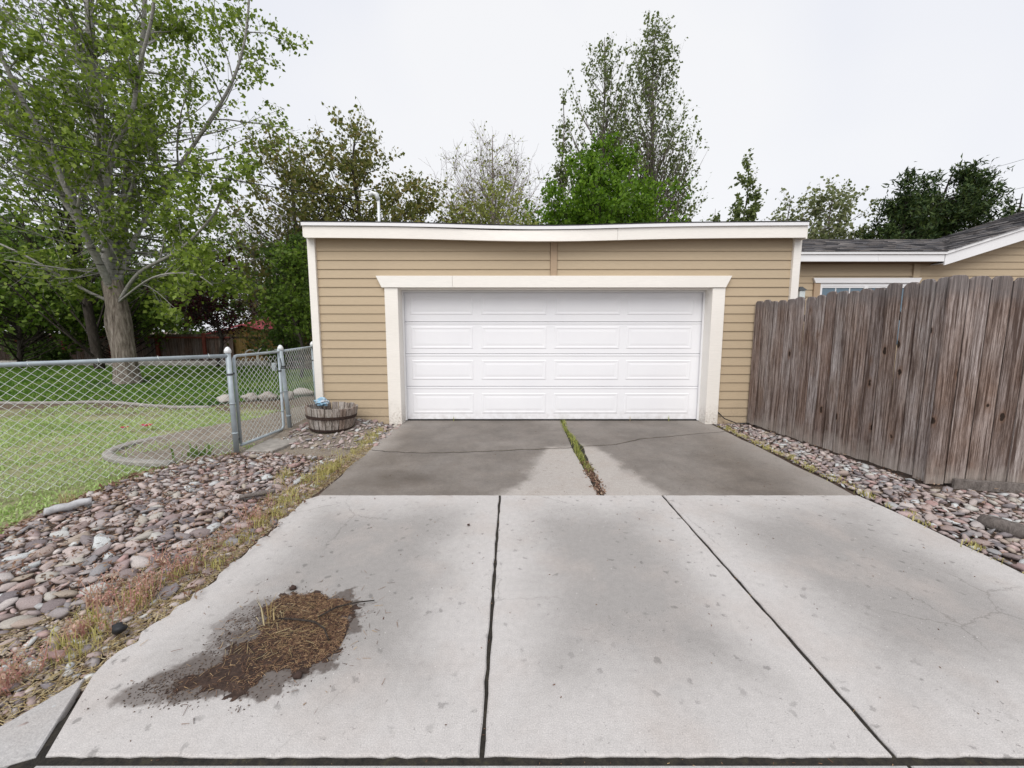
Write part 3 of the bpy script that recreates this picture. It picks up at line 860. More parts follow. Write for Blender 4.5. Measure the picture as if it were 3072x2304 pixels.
# fascia and drip edge sag towards the middle
def sag(x):
    t = (x + 3.08) / 7.43
    return -0.045 * math.exp(-((t - 0.47) / 0.20) ** 2) - 0.012 * math.sin(math.pi * t)
def strip(name, mat, x0, x1, y0, y1, zb, zt, parent, n=16, bow=0.0, uneven=0.0):
    mb = MB()
    xs = [x0 + (x1 - x0) * i / n for i in range(n + 1)]
    for i, x in enumerate(xs):
        s = sag(x)
        b = bow * math.exp(-((x - 0.3) / 0.8) ** 2)
        e = -uneven * math.exp(-((x + 0.2) / 0.9) ** 2)
        mb.v += [(x, y0 - b, zb + s), (x, y0 - b * 0.4, zt + s + e), (x, y1, zt + s + e), (x, y1, zb + s)]
    for i in range(n):
        for k in range(4):
            mb.f.append((4 * i + k, 4 * i + (k + 1) % 4, 4 * (i + 1) + (k + 1) % 4, 4 * (i + 1) + k)[::-1])
    mb.f += [(0, 1, 2, 3), (4 * n + 3, 4 * n + 2, 4 * n + 1, 4 * n)]
    return mb.build(name, mat, parent)
strip("fascia_board", M_TRIM, -3.08, 1.565, 6.13, 6.16, 2.866, 3.030, garage, bow=0.03, uneven=0.012)
strip("fascia_board", M_TRIM, 1.569, 4.36, 6.13, 6.16, 2.866, 3.034, garage)
strip("drip_edge", M_WHITE, -3.11, 4.375, 6.104, 6.13, 3.036, 3.084, garage, 24)
MB().box(-3.105, -3.083, 6.135, 12.9, 2.88, 3.08).build("side_fascia", M_TRIM, garage)
MB().box(4.363, 4.385, 6.135, 12.9, 2.85, 3.06).build("side_fascia", M_TRIM, garage)
MB().box(-3.08, 4.36, 6.162, 6.33, 2.95, 2.965).build("soffit", M_SOFFIT, garage)
rf = MB()
xs = np.linspace(-3.11, 4.375, 25)
for x in xs:
    s = sag(x)
    rf.v += [(x, 6.1, 3.098 + s), (x, 6.5, 3.094 + s * 0.6), (x, 13.1, 3.0), (x, 6.1, 3.084 + s), (x, 13.1, 2.90)]
for i in range(24):
    a, b = 5 * i, 5 * i + 5
    rf.f += [(a, b, b + 1, a + 1), (a + 1, b + 1, b + 2, a + 2), (a + 3, b + 3, b, a), (a + 3, a + 4, b + 4, b + 3), (a + 2, b + 2, b + 4, a + 4)]
rf.build("roof", M_ROOF_F, garage)
# the overhead door: four sections of four raised panels
door = ob("garage_door", None, None, garage)
door.matrix_parent_inverse = Matrix.Translation((-0.65, -6.3, 0))
SEC = [(0.018, 0.566), (0.572, 1.106), (1.112, 1.626), (1.632, 2.14)]
for z0, z1 in SEC:
    y = 6.54
    a = [(-1.80, y + 0.04, z0), (-1.80, y + 0.006, z0), (-1.80, y, z0 + 0.008), (-1.80, y, z1 - 0.034), (-1.80, y - 0.006, z1 - 0.028), (-1.80, y - 0.006, z1 - 0.006), (-1.80, y + 0.004, z1), (-1.80, y + 0.04, z1)]
    MB().prism(a, [(3.13, p[1], p[2]) for p in a]).build("door_section", M_DOOR, door)
PX = [(-1.645, -0.635), (-0.50, 0.56), (0.69, 1.75), (1.865, 2.93)]
PZ = [(0.12, 0.46), (0.685, 1.01), (1.195, 1.555), (1.745, 2.035)]
def raised(x0, x1, z0, z1):
    mb = MB()
    rings = [(0, 0.0), (0.012, 0.005), (0.022, 0.005), (0.042, 0.0015), (0.052, 0.0015), (0.085, 0.0045)]
    for d, h in rings:
        y = 6.539 - h
        mb.v += [(x0 + d, y, z0 + d), (x1 - d, y, z0 + d), (x1 - d, y, z1 - d), (x0 + d, y, z1 - d)]
    for i in range(len(rings) - 1):
        for k in range(4):
            mb.f.append((4 * i + k, 4 * i + (k + 1) % 4, 4 * i + 4 + (k + 1) % 4, 4 * i + 4 + k))
    n = 4 * (len(rings) - 1)
    mb.f.append((n, n + 1, n + 2, n + 3))
    mb.build("raised_panel", M_DOOR, door)
for x0, x1 in PX:
    for z0, z1 in PZ:
        raised(x0, x1, z0, z1)
MB().box(-1.80, 3.13, 6.532, 6.57, -0.02, 0.017).build("bottom_seal", M_RUBBER, door)
MB().box(-1.80, 3.13, 6.62, 6.64, 0, 2.2).build("door_backing", M_RUBBER, door)
mast = MB().tube([(-2.88, 9.0, 2.95), (-2.88, 9.0, 4.28)], 0.03, 10).build("service_mast", M_GALV_C, garage, True)
mast_cap = MB().tube([(-2.88, 9.0, 4.26), (-2.92, 8.99, 4.38), (-3.0, 8.98, 4.40), (-3.06, 8.97, 4.33)], [0.045, 0.05, 0.05, 0.03], 10).build("weather_head", M_GALV_C, garage, True)
MB().tube([(3.29, 6.29, 0.20), (3.38, 6.24, 0.10), (3.55, 6.2, 0.035), (3.8, 6.22, 0.03), (4.0, 6.2, 0.03)], 0.008, 6).build("thin_wire", M_CABLE, garage, True)

# ------------------------------------------------------------------ house beyond the picket fence
house = thing("house", "tan lap sided house with grey shingle roof behind the picket fence", "house", (8.6, 8.1, 0))
YH = 8.1
MB().box(5.475, 14.25, YH + 0.022, YH + 0.12, -0.05, 2.89).add([(8.05, YH + 0.022, 2.89), (14.25, YH + 0.022, 2.89), (14.25, YH + 0.022, 4.61), (8.15, YH + 0.12, 2.89), (14.25, YH + 0.12, 2.89), (14.25, YH + 0.12, 4.61)],
    [(0, 1, 2), (5, 4, 3), (0, 2, 5, 3)]).box(5.475, 5.55, YH + 0.12, 12, -0.05, 2.84).build("wall", M_SIDING, house)
for k in range(-13, 18):
    z0 = 2.96 - EXPO * k
    z1 = z0 + EXPO + 0.004
    if z0 > 2.808:
        xs0 = 8.275 + (z1 - 2.815) / 0.32
        if xs0 < 14.0:
            lap(max(8.055, xs0), 14.25, z0, z1, YH + 0.022, "siding_board", M_SIDING, house)
    elif z0 > 2.45:
        lap(5.55, 7.925, z0, z1, YH + 0.022, "siding_board", M_SIDING, house)
        lap(8.055, 14.25, z0, z1, YH + 0.022, "siding_board", M_SIDING, house)
    else:
        lap(5.55, 5.985, z0, z1, YH + 0.022, "siding_board", M_SIDING, house)
        lap(8.055, 14.25, z0, z1, YH + 0.022, "siding_board", M_SIDING, house)
MB().box(7.93, 8.05, YH - 0.026, YH + 0.022, 2.515, 2.84).build("batten", M_SIDING, house)
MB().box(5.475, 7.0, 7.845, 7.87, 2.793, 2.95).build("fascia_board", M_WHITE, house)
MB().box(7.003, 8.26, 7.845, 7.87, 2.793, 2.95).build("fascia_board", M_WHITE, house)
MB().box(5.46, 8.275, 7.82, 7.845, 2.927, 2.988).build("gutter_edge", M_WHITE, house)
MB().box(5.475, 8.2, 7.872, 8.12, 2.785, 2.80).build("soffit", M_SOFFIT, house)
s_ = 0.32
def rake(y0, y1, zt, zb, name, x0=8.275, x1=14.2):
    a = [(x0, y0, 2.9725 + zb), (x1, y0, 2.9725 + zb + s_ * (x1 - x0)), (x1, y0, 2.9725 + zt + s_ * (x1 - x0)), (x0, y0, 2.9725 + zt)]
    MB().prism([(x, y1, z) for x, _, z in a], a).build(name, M_WHITE, house)
rake(7.845, 7.87, -0.015, -0.25, "rake_board")
rake(7.82, 7.845, 0.015, -0.045, "rake_edge")
rake(7.872, 8.12, -0.20, -0.225, "rake_soffit")
# roof planes, then the shingle courses
MB().add([(5.4, 7.815, 2.9725), (8.275, 7.815, 2.9725), (10.225, 9.765, 3.595), (5.4, 9.765, 3.595), (5.4, 12, 2.93), (10.225, 12, 2.93)], [(0, 1, 2, 3), (3, 2, 5, 4)]) \
    .add([(8.26, 7.815, 2.979), (14.2, 7.815, 4.768), (14.2, 10.2, 4.768), (10.225, 10.2, 3.608)], [(0, 1, 2, 3)]).build("roof", M_ROOF_F, house)
sh = MB()
def shingle(o, du, dv, w, h, lift):
    """one tab: thin wedge lying on the roof plane, du along the course, dv up the slope"""
    n = Vector(du).cross(Vector(dv)).normalized()
    o, du, dv = Vector(o), Vector(du) * w, Vector(dv) * h
    a = [o + n * lift, o + du + n * lift, o + du + dv + n * 0.005, o + dv + n * 0.005]
    b = [o, o + du, o + du + dv, o + dv]
    sh.add(a + b, [(0, 1, 2, 3), (0, 4, 5, 1), (1, 5, 6, 2), (3, 7, 4, 0)])
dvA = Vector((0, 1, s_)).normalized()
for r_ in range(15):
    y = 7.808 + r_ * 0.13
    x = 5.4 - R(0, 0.3)
    while x < 8.275 + (y - 7.815):
        w = R(0.14, 0.32)
        shingle((x, y, 2.976 + s_ * (y - 7.815)), (1, 0, 0), dvA, w * 0.985, 0.16, R(0.010, 0.026))
        x += w
dvB = Vector((1, 0, s_)).normalized()
for r_ in range(45):
    x = 8.275 + r_ * 0.13
    y = 7.808 - R(0, 0.02)
    ylim = 10.2 if x > 10.225 else min(10.2, 7.815 + (x - 8.275) + 0.08)
    while y < ylim:
        w = min(R(0.14, 0.32), max(0.05, ylim - y))
        shingle((x, y + w, 2.982 + s_ * (x - 8.26)), (0, -1, 0), dvB, w * 0.985, 0.16, R(0.010, 0.026))
        y += w
sh_o = sh.build("shingles", M_SHINGLE, house)
sh_o["kind"] = "stuff"
MB().box(6.08, 6.38, 9.3, 9.6, 3.34, 3.70).build("brick_vent", simple("brown_brick", (0.30, 0.19, 0.15), 0.9, 0, 0.3, 20), house, bevel=0.01)
# window: head trim, side trim, white frame, two sashes of panes
hd = [(6.0, 2.4125), (8.04, 2.4125), (8.085, 2.51), (5.955, 2.51)]
MB().prism([(x, YH, z) for x, z in hd], [(x, YH - 0.045, z) for x, z in hd]).build("window_head", M_WHITE, house)
MB().box(5.99, 6.112, YH - 0.03, YH + 0.02, 1.2, 2.410).build("window_trim", M_BATTEN, house)
MB().box(7.913, 8.03, YH - 0.03, YH + 0.02, 1.2, 2.410).build("window_trim", M_BATTEN, house)
MB().box(6.114, 6.157, YH - 0.02, YH + 0.02, 1.2, 2.409).box(7.868, 7.911, YH - 0.02, YH + 0.02, 1.2, 2.409).box(6.157, 7.868, YH - 0.02, YH + 0.02, 2.352, 2.409) \
    .box(6.99, 7.065, YH - 0.022, YH + 0.02, 1.2, 2.352).box(6.157, 6.99, YH - 0.015, YH + 0.018, 2.319, 2.351).box(7.065, 7.868, YH - 0.015, YH + 0.018, 2.319, 2.351).build("window_frame", M_WHITE, house)
m = Mat("window_glass", 0.05, 0, 0.8)
m.color((0.10, 0.16, 0.21))
M_GLASS = m.m
for i in range(3):
    x0 = 6.157 + i * 0.278
    MB().box(x0 + 0.010, x0 + 0.268, YH + 0.0, YH + 0.006, 2.062, 2.318).build("pane", M_GLASS, house)
    MB().box(x0 + 0.010, x0 + 0.268, YH + 0.0, YH + 0.006, 1.3, 2.040).build("pane", M_GLASS, house)
    if i:
        MB().box(x0 - 0.009, x0 + 0.009, YH - 0.008, YH + 0.008, 1.2, 2.318).build("muntin", M_WHITE, house)
MB().box(6.157, 6.99, YH - 0.007, YH + 0.007, 2.042, 2.060).build("muntin", M_WHITE, house)
MB().box(7.067, 7.866, YH + 0.0, YH + 0.006, 1.2, 2.318).build("pane", M_GLASS, house)
MB().box(5.64, 5.745, YH - 0.13, YH - 0.03, 2.11, 2.26).build("wall_lantern", simple("lantern_glass", (0.55, 0.6, 0.6), 0.15), house)
MB().prism([(5.61, YH - 0.15, 2.262), (5.775, YH - 0.15, 2.262), (5.775, YH - 0.01, 2.262), (5.61, YH - 0.01, 2.262)], [(5.67, YH - 0.09, 2.335), (5.715, YH - 0.09, 2.335), (5.715, YH - 0.05, 2.335), (5.67, YH - 0.05, 2.335)]).build("lantern_cap", M_DKSTEEL, house)
MB().box(5.625, 5.76, YH - 0.145, YH - 0.01, 2.095, 2.109).build("lantern_base", M_DKSTEEL, house)

# ------------------------------------------------------------------ picket fence
pf = thing("picket_fence", "tall weathered grey brown board fence turning a corner beside the driveway", "fence", (4.05, 4.5, 0))
def fence_x(y):
    return 3.765 + (6.28 - y) * 0.150
RUN2, D2, N2 = Vector((4.115, 3.80)), Vector((0.984, -0.178)), Vector((0.178, 0.984))
def run_side(q, off):
    """along the driveway: q metres from the garage wall"""
    return fence_x(6.275 - q) + off, 6.275 - q
def run_front(q, off):
    """from the corner away from the driveway: q metres from the corner"""
    p = RUN2 + D2 * q + N2 * off
    return p.x, p.y
def picket(run, q0, w, zb, zt, dx, tilt):
    """one board: eased long edges, worn dog ear top"""
    th = 0.024
    ear = [(0, -0.036), (0.10, -0.018), (0.22, -0.004), (0.5, 0.0), (0.78, -0.004), (0.90, -0.018), (1.0, -0.036)]
    ear = [(t, z * R(0.5, 1.5) + R(-0.004, 0.004)) for t, z in ear]
    outl = [(0, zb + R(-0.012, 0.012))] + [(t, zt + z) for t, z in ear] + [(1, zb + R(-0.012, 0.012))]
    skew = R(-0.004, 0.004)
    def P(t, z, off, ins=0.0):
        q = q0 + (t * (1 - 2 * ins) + ins) * w + tilt * 0.004 * (z - 1)
        x, y = run(q, dx + off + skew * (t - 0.5) + tilt * (z - 1) * 0.006)
        return (x, y, z - (0.006 if ins and z > 1 else 0))
    rings = [[P(t, z, 0, 0.02) for t, z in outl], [P(t, z, 0.003) for t, z in outl], [P(t, z, th) for t, z in outl]]
    n = len(outl)
    mb = MB()
    mb.v = [v for r in rings for v in r]
    mb.f = [tuple(range(n)), tuple(range(2 * n, 3 * n))[::-1]]
    for r in (0, 1):
        mb.f += [(r * n + i, (r + 1) * n + i, (r + 1) * n + (i + 1) % n, r * n + (i + 1) % n) for i in range(n)]
    return mb.build("picket", M_PICKET, pf)
q = 0.0
while q < 2.38:
    w = R(0.126, 0.142)
    picket(run_side, q, w, 0.02 + R(-0.01, 0.01), 1.925 + 0.038 * q + R(-0.02, 0.02), R(-0.006, 0.006), R(-1, 1))
    q += w + R(0.008, 0.016)
q = -0.03
while q < 3.4:
    w = R(0.150, 0.172)
    picket(run_front, q, w, 0.03 + R(-0.008, 0.008), 2.015 - 0.012 * min(q, 2) + R(-0.016, 0.016), R(-0.005, 0.006), R(-1.5, 1.5))
    q += w + R(0.006, 0.013)
def bar(run, q0, q1, off, th, z0, z1, name, mat, drop=0.0, bevel=0.0):
    def loop(q, dz):
        (xa, ya), (xb, yb) = run(q, off), run(q, off + th)
        return [(xa, ya, z0 + dz), (xb, yb, z0 + dz), (xb, yb, z1 + dz), (xa, ya, z1 + dz)]
    return MB().prism(loop(q0, 0), loop(q1, -drop)).build(name, mat, pf, bevel=bevel)
for zr in (0.45, 1.62):
    bar(run_side, 0.02, 2.36, 0.032, 0.04, zr, zr + 0.09, "rail", M_PICKET)
    bar(run_front, 0.12, 3.4, 0.032, 0.04, zr, zr + 0.09, "rail", M_PICKET)
for run, q in ((run_side, 0.08), (run_front, 0.2), (run_front, 2.4)):
    x, y = run(q, 0.13)
    MB().box(x - 0.045, x + 0.045, y - 0.045, y + 0.045, -0.05, 1.85).build("post", M_PICKET, pf)
bar(run_front, 0.16, 1.5, -0.075, 0.035, -0.005, 0.095, "ground_board", M_BARK_GREY, 0.02, 0.004)
bar(run_front, 1.51, 3.2, -0.07, 0.035, -0.02, 0.08, "ground_board", M_BARK_GREY, 0.0, 0.004)

# ------------------------------------------------------------------ chain link fence and gate
PITCH = 0.079
def chain(p, q, z0, z1, parent, wire=0.0026):
    """woven wire fabric: neighbouring zigzag wires hooked into each other"""
    p, q = Vector((*p, 0)), Vector((*q, 0))
    L = (q - p).length
    d = (q - p) / L
    nrm = Vector((-d.y, d.x, 0))
    h = PITCH / 2
    nw = int(L / h)
    nz = int((z1 - z0) / h)
    V, F = [], []
    for i in range(nw):
        pts = []
        for k in range(nz + 1):
            s = (i + (k + i) % 2) * h
            z = z0 + k * h
            pts.append(p + d * (s + 0.0015 * (1 if (k + i) % 2 else -1)) + nrm * (0.003 if (k + i) % 2 else -0.003) + Vector((0, 0, z)))
        base = len(V)
        for k, c in enumerate(pts):
            for a in range(4):
                t = a * math.pi / 2 + 0.6
                V.append(tuple(c + nrm * math.cos(t) * wire + d * math.sin(t) * wire * 1.35))
        for k in range(len(pts) - 1):
            for a in range(4):
                F.append((base + k * 4 + a, base + k * 4 + (a + 1) % 4, base + k * 4 + 4 + (a + 1) % 4, base + k * 4 + 4 + a))
    return np_mesh("chain_mesh", V, F, M_GALV_W, parent)

def ring(mb, c, r, h=0.022, sides=12):
    mb.lathe((c[0], c[1], c[2]), [(r, -h / 2), (r + 0.003, -h / 2), (r + 0.003, h / 2), (r, h / 2)], sides)
    return mb

def fpost(x, y, h, parent, lean=(0, 0), r=0.03):
    top = (x + lean[0], y + lean[1], h)
    MB().tube([(x, y, -0.06), top], r, 14).build("post", M_GALV, parent, True)
    MB().lathe((top[0], top[1], h), [(r + 0.002, -0.035), (r + 0.008, -0.03), (r + 0.008, 0.0), (r + 0.004, 0.008), (r * 0.9, 0.022), (r * 0.55, 0.036), (0.004, 0.042)], 14).build("post_cap", M_GALV_C, parent, True)
    for zb in (0.25, 0.62, 0.98):
        t = zb / h
        ring(MB(), (x + lean[0] * t, y + lean[1] * t, zb), r + 0.001).build("tension_band", M_DKSTEEL if zb > 0.9 else M_GALV, parent, True)
    return top

cf = thing("chain_link_fence", "galvanised chain link fence with round top rail along the pale front lawn", "fence", (-3.41, 4.81, 0))
A0, dA = Vector((-3.41, 4.81, 0)), Vector((-1.09, -1.31, 0)).normalized()
fpost(A0.x, A0.y, 1.27, cf, (-0.01, 0))
def al(s, z=0):
    return (A0.x + dA.x * s, A0.y + dA.y * s, z)
MB().tube([al(0.02, 1.205), al(1.2, 1.212), al(2.4, 1.222), al(4.2, 1.23)], 0.0215, 12).build("top_rail", M_GALV, cf, True)
fpost(*al(3.0)[:2], 1.30, cf)
chain(al(0.035)[:2], al(4.1)[:2], 0.02, 1.225, cf)
for s in np.arange(0.2, 4.1, 0.45):
    x, y, _ = al(s)
    tie = MB()
    tie.tube([(x - 0.02 * dA.x, y - 0.02 * dA.y, 1.18), (x - 0.03 * dA.y, y + 0.03 * dA.x, 1.21), (x, y, 1.24), (x + 0.03 * dA.y, y - 0.03 * dA.x, 1.21), (x + 0.01 * dA.x, y + 0.01 * dA.y, 1.17)], 0.002, 5)
    tie.build("wire_tie", M_GALV_W, cf)

gate = thing("chain_link_gate", "narrow chain link gate with round tube frame and latch", "gate", (-3.40, 4.9, 0))
g0, g1 = Vector((-3.405, 4.885, 0)), Vector((-3.305, 5.66, 0))
gd = (g1 - g0).normalized()
def gp(s, z):
    p = g0 + gd * s
    return (p.x, p.y, z)
GL = (g1 - g0).length
fr = [gp(0, 0.09), gp(0, 1.19), gp(GL, 1.20), gp(GL, 0.13), gp(GL - 0.03, 0.09)]
MB().tube([gp(0, 0.10), gp(0, 1.16), gp(0.02, 1.19), gp(0.05, 1.195), gp(GL - 0.04, 1.20), gp(GL, 1.20)], 0.0185, 10).build("frame_tube", M_GALV, gate, True)
MB().tube([gp(GL, 1.24), gp(GL, 0.14), gp(GL - 0.02, 0.10), gp(GL - 0.06, 0.085), gp(0, 0.075)], 0.0185, 10).build("frame_tube", M_GALV, gate, True)
chain((gp(0.025, 0)[0], gp(0.025, 0)[1]), (gp(GL - 0.015, 0)[0], gp(GL - 0.015, 0)[1]), 0.09, 1.18, gate)
x, y, _ = gp(GL, 0)
MB().box(x - 0.10, x - 0.045, y - 0.03, y + 0.01, 0.93, 1.04).build("latch_box", M_GALV, gate, bevel=0.006)
MB().tube([(x - 0.05, y, 0.96), (x + 0.06, y + 0.06, 0.96)], 0.008, 6).build("latch_bar", M_DKSTEEL, gate)
MB().tube([(x + 0.035, y - 0.03, 0.95), (x + 0.05, y - 0.03, 1.02), (x + 0.035, y - 0.03, 1.11)], 0.006, 6).build("latch_fork", M_DKSTEEL, gate)
for zb in (0.35, 0.62, 0.93):
    ring(MB(), gp(GL, zb), 0.0195).build("tension_band", M_DKSTEEL if zb > 0.9 else M_GALV, gate, True)
for zb in (0.16, 0.985):
    MB().tube([(-3.41, 4.81, zb), gp(0, zb)], 0.012, 6).build("hinge", M_DKSTEEL, gate)

cf2 = thing("chain_link_fence", "short chain link panel between the gate latch post and the garage", "fence", (-3.28, 5.77, 0))
tp = fpost(-3.275, 5.78, 1.25, cf2, (-0.07, 0.0))
tp2 = fpost(-3.36, 6.78, 1.26, cf2, (-0.08, 0.12), 0.026)
MB().tube([(-3.34, 5.79, 1.20), (-3.44, 6.9, 1.21), (-3.2, 7.0, 1.21)], 0.018, 10).build("top_rail", M_GALV, cf2, True)
chain((-3.31, 5.82), (-3.40, 6.80), 0.06, 1.215, cf2)

# ------------------------------------------------------------------ half barrel planter and bag
bc = Vector((-2.66, 5.77, 0.07))
barrel = thing("barrel_planter", "weathered half barrel planter with a rusty hoop beside the garage corner", "planter", tuple(bc))
NS = 22
BH = 0.335
tiltm = Matrix.Rotation(math.radians(2.5), 3, 'Y') @ Matrix.Rotation(math.radians(-2), 3, 'X')
def bp(r, a, z):
    return tuple(bc + tiltm @ Vector((r * math.cos(a), r * math.sin(a), z)))
def br(z):
    t = z / BH
    return 0.288 + 0.070 * math.sin(t * math.pi * 0.42) / math.sin(math.pi * 0.42)
for k in range(NS):
    a0, a1 = 2 * math.pi * k / NS + R(0.010, 0.026), 2 * math.pi * (k + 1) / NS - R(0.010, 0.026)
    mb = MB()
    hz = BH + R(-0.012, 0.008)
    dr = R(-0.005, 0.004)
    zs = [0, 0.10, 0.2, 0.27, hz]
    for z in zs:
        for r0, a in ((br(z) + dr, a0), (br(z) + dr, a1), (br(z) - 0.024, a1), (br(z) - 0.024, a0)):
            mb.v.append(bp(r0, a, z))
    for i in range(len(zs) - 1):
        for q in range(4):
            mb.f.append((4 * i + q, 4 * i + (q + 1) % 4, 4 * i + 4 + (q + 1) % 4, 4 * i + 4 + q))
    n = 4 * (len(zs) - 1)
    mb.f += [(n, n + 1, n + 2, n + 3), (3, 2, 1, 0)]
    mb.build("stave", M_STAVE, barrel)
def hoop(z, h):
    mb = MB()
    N = 40
    for k in range(N):
        a = 2 * math.pi * k / N
        for dz, dr in ((0, 0.001), (0, 0.007), (h, 0.007), (h, 0.001)):
            mb.v.append(bp(br(z + dz) + dr, a, z + dz))
    for k in range(N):
        for q in range(4):
            mb.f.append((4 * k + q, 4 * ((k + 1) % N) + q, 4 * ((k + 1) % N) + (q + 1) % 4, 4 * k + (q + 1) % 4))
    mb.build("hoop", M_RUST, barrel)
hoop(0.175, 0.045)
hoop(0.0, 0.03)
mb = MB()
N = 24
mb.v = [bp(0, 0, 0.15)] + [bp(0.17, 2 * math.pi * k / N, 0.15 + R(-0.02, 0.03)) for k in range(N)] + [bp(br(0.13) - 0.02, 2 * math.pi * k / N, 0.13) for k in range(N)]
mb.f = [(0, 1 + k, 1 + (k + 1) % N) for k in range(N)] + [(1 + k, 1 + N + k, 1 + N + (k + 1) % N, 1 + (k + 1) % N) for k in range(N)]
mb.build("soil", M_SOIL, barrel)

def rockmesh(name, seed, sub=2, amp=0.25, flat=1.0, freq=1.3, cuts=0):
    bm = bmesh.new()
    bmesh.ops.create_icosphere(bm, subdivisions=sub, radius=1.0)
    for v in bm.verts:
        p = v.co.copy()
        d = 1 + amp * mnoise.noise(p * freq + Vector((seed * 7.1, seed * 3.3, seed))) + amp * 0.35 * mnoise.noise(p * freq * 2.7 + Vector((seed, 5, seed * 2)))
        v.co = Vector((p.x * d, p.y * d, p.z * d * flat))
    rr = random.Random(int(seed * 97))
    for _ in range(cuts):                                     # broken faces
        nn = Vector((rr.gauss(0, 1), rr.gauss(0, 1), rr.gauss(0, 0.8))).normalized()
        lim = rr.uniform(0.62, 0.85)
        for v in bm.verts:
            e = v.co.dot(nn) - lim
            if e > 0:
                v.co -= nn * e * 0.9
    me = bpy.data.meshes.new(name)
    bm.to_mesh(me)
    bm.free()
    me.polygons.foreach_set("use_smooth", [True] * len(me.polygons))
    return me

m = Mat("thin_plastic_film", 0.25, 0, 0.5)
m.color(m.ramp(m.noise(m.tc(), 1.3, 3), [(0.42, (0.30, 0.55, 0.75)), (0.55, (0.62, 0.72, 0.80)), (0.7, (0.75, 0.74, 0.76))]))
m.b.inputs["Transmission Weight"].default_value = 0.25
bag = ob("plastic_bag", rockmesh("plastic_bag", 3.3, 4, 0.75, 0.75, 2.2), m.m, loc=(-2.86, 5.93, 0.425))
bag.scale = (0.095, 0.06, 0.075)
tag(bag, "crumpled blue and white plastic bag on the half barrel rim", "bag")

# ------------------------------------------------------------------ stones
VAR = [rockmesh("stone", i + 1, 2, 0.42 + 0.03 * (i % 4), 1.0, 1.0 + 0.09 * i, (0, 3, 5)[i % 3]) for i in range(15)]
for me in VAR:
    me.materials.append(M_STONE)
SV = []
for i in range(6):
    me = rockmesh("tmp_stone", i + 31, 1, 0.42, 1.0, 1.2, 3)
    v = np.zeros(len(me.vertices) * 3)
    me.vertices.foreach_get("co", v)
    f = np.array([p.vertices[:] for p in me.polygons])
    SV.append((v.reshape(-1, 3), f))
    bpy.data.meshes.remove(me)

def pack(poly, sizes, keep=None, tries=9000, tight=0.80, seed=1):
    """throw stones, large first, into the bed; returns x, y, half length"""
    rng = np.random.default_rng(seed)
    P = scatter(poly, tries, rng)
    S = np.sort(rng.choice(sizes, tries))[::-1] * (0.85 + 0.3 * rng.random(tries))
    out = np.zeros((0, 3))
    for (x, y), s in zip(P, S):
        if keep is not None and not keep(x, y, s, rng):
            continue
        if len(out):
            d2 = (out[:, 0] - x) ** 2 + (out[:, 1] - y) ** 2
            if (d2 < (tight * (out[:, 2] + s)) ** 2).any():
                continue
        out = np.vstack([out, [x, y, s]])
    return out

def lay_stones(bed, packed, zf, n_single, lift=0.35, seed=2, stuff_mat=None, view=(0, 0)):
    rng = np.random.default_rng(seed)
    show = packed[:, 2] / np.hypot(packed[:, 0], packed[:, 1])
    order = np.argsort(-show)
    V, F, nv = [], [], 0
    for j, idx in enumerate(order):
        x, y, s = packed[idx]
        asp = 0.45 + 0.45 * rng.random()
        flat = 0.22 + 0.26 * rng.random()
        z = zf(x, y) + s * flat * lift + 0.012 * rng.random()
        rz = rng.random() * 6.28
        tx, ty = rng.normal(0, 0.26, 2)
        if j < n_single:
            o = ob("stone", VAR[rng.integers(len(VAR))], None, bed, (x, y, z))
            o.scale = (s, s * asp, s * flat)
            o.rotation_euler = (tx, ty, rz)
        else:
            v, f = SV[rng.integers(len(SV))]
            c, sn = math.cos(rz), math.sin(rz)
            q = v * [s, s * asp, s * flat]
            q = np.stack([q[:, 0] * c - q[:, 1] * sn + x, q[:, 0] * sn + q[:, 1] * c + y, q[:, 2] + tx * q[:, 0] + z], 1)
            V.append(q)
            F.append(f + nv)
            nv += len(v)
    if V:
        o = np_mesh("small_stones", np.vstack(V), np.vstack(F), stuff_mat or M_STONE_J, bed, smooth=True)
        o["kind"] = "stuff"

def keep_l(x, y, s, rng):
    e = -1.87 - x                                             # distance from the slab edge
    if e < s * 0.8:
        return False
    if y < 2.4 and e < 0.55 and s > 0.035:                    # gravel and weeds by the walk
        return rng.random() < 0.03
    if y > 3.9 and x > -2.5 and s > 0.04:
        return rng.random() < 0.10
    if e < 0.3 and s > 0.05:
        return rng.random() < 0.35
    if y > 4.5:
        return rng.random() < 0.5
    return True
pk = pack(ROCK_L, [0.011, 0.014, 0.017, 0.021, 0.025, 0.03, 0.034, 0.04, 0.046, 0.06], keep_l, 30000, 0.63, 4)
lay_stones(rock_l, pk, rockl_z, 300, seed=5)
def keep_r(x, y, s, rng):
    lim = fence_x(y) - 0.02 if y > 3.7 else 5.8
    if y < 3.9 and y > 3.80 - 0.181 * (x - 4.115) - 0.09 - s * 0.6 and x > 4.05:
        return False
    if x > lim - s * 0.6 or x < 3.245 + s * 0.75:
        return False
    if y > 4.4 and x < 3.5 and s > 0.03:
        return rng.random() < 0.15
    return True
pk = pack(ROCK_R, [0.013, 0.016, 0.02, 0.025, 0.03, 0.036, 0.042, 0.052], keep_r, 30000, 0.61, 6)
lay_stones(rock_r, pk, lambda x, y: -0.015, 300, seed=7)
def keep_g(x, y, s, rng):
    if x < -3.15 or y < 5.0 or math.hypot(x + 2.66, y - 5.77) < 0.3 + s:
        return False
    return y > 5.45 or s < 0.02 or rng.random() < 0.3
pk = pack(GRAV_L, [0.012, 0.016, 0.022, 0.028, 0.034, 0.042], keep_g, 6000, 0.62, 8)
lay_stones(gravel_o, pk, grav_z, 150, seed=9)

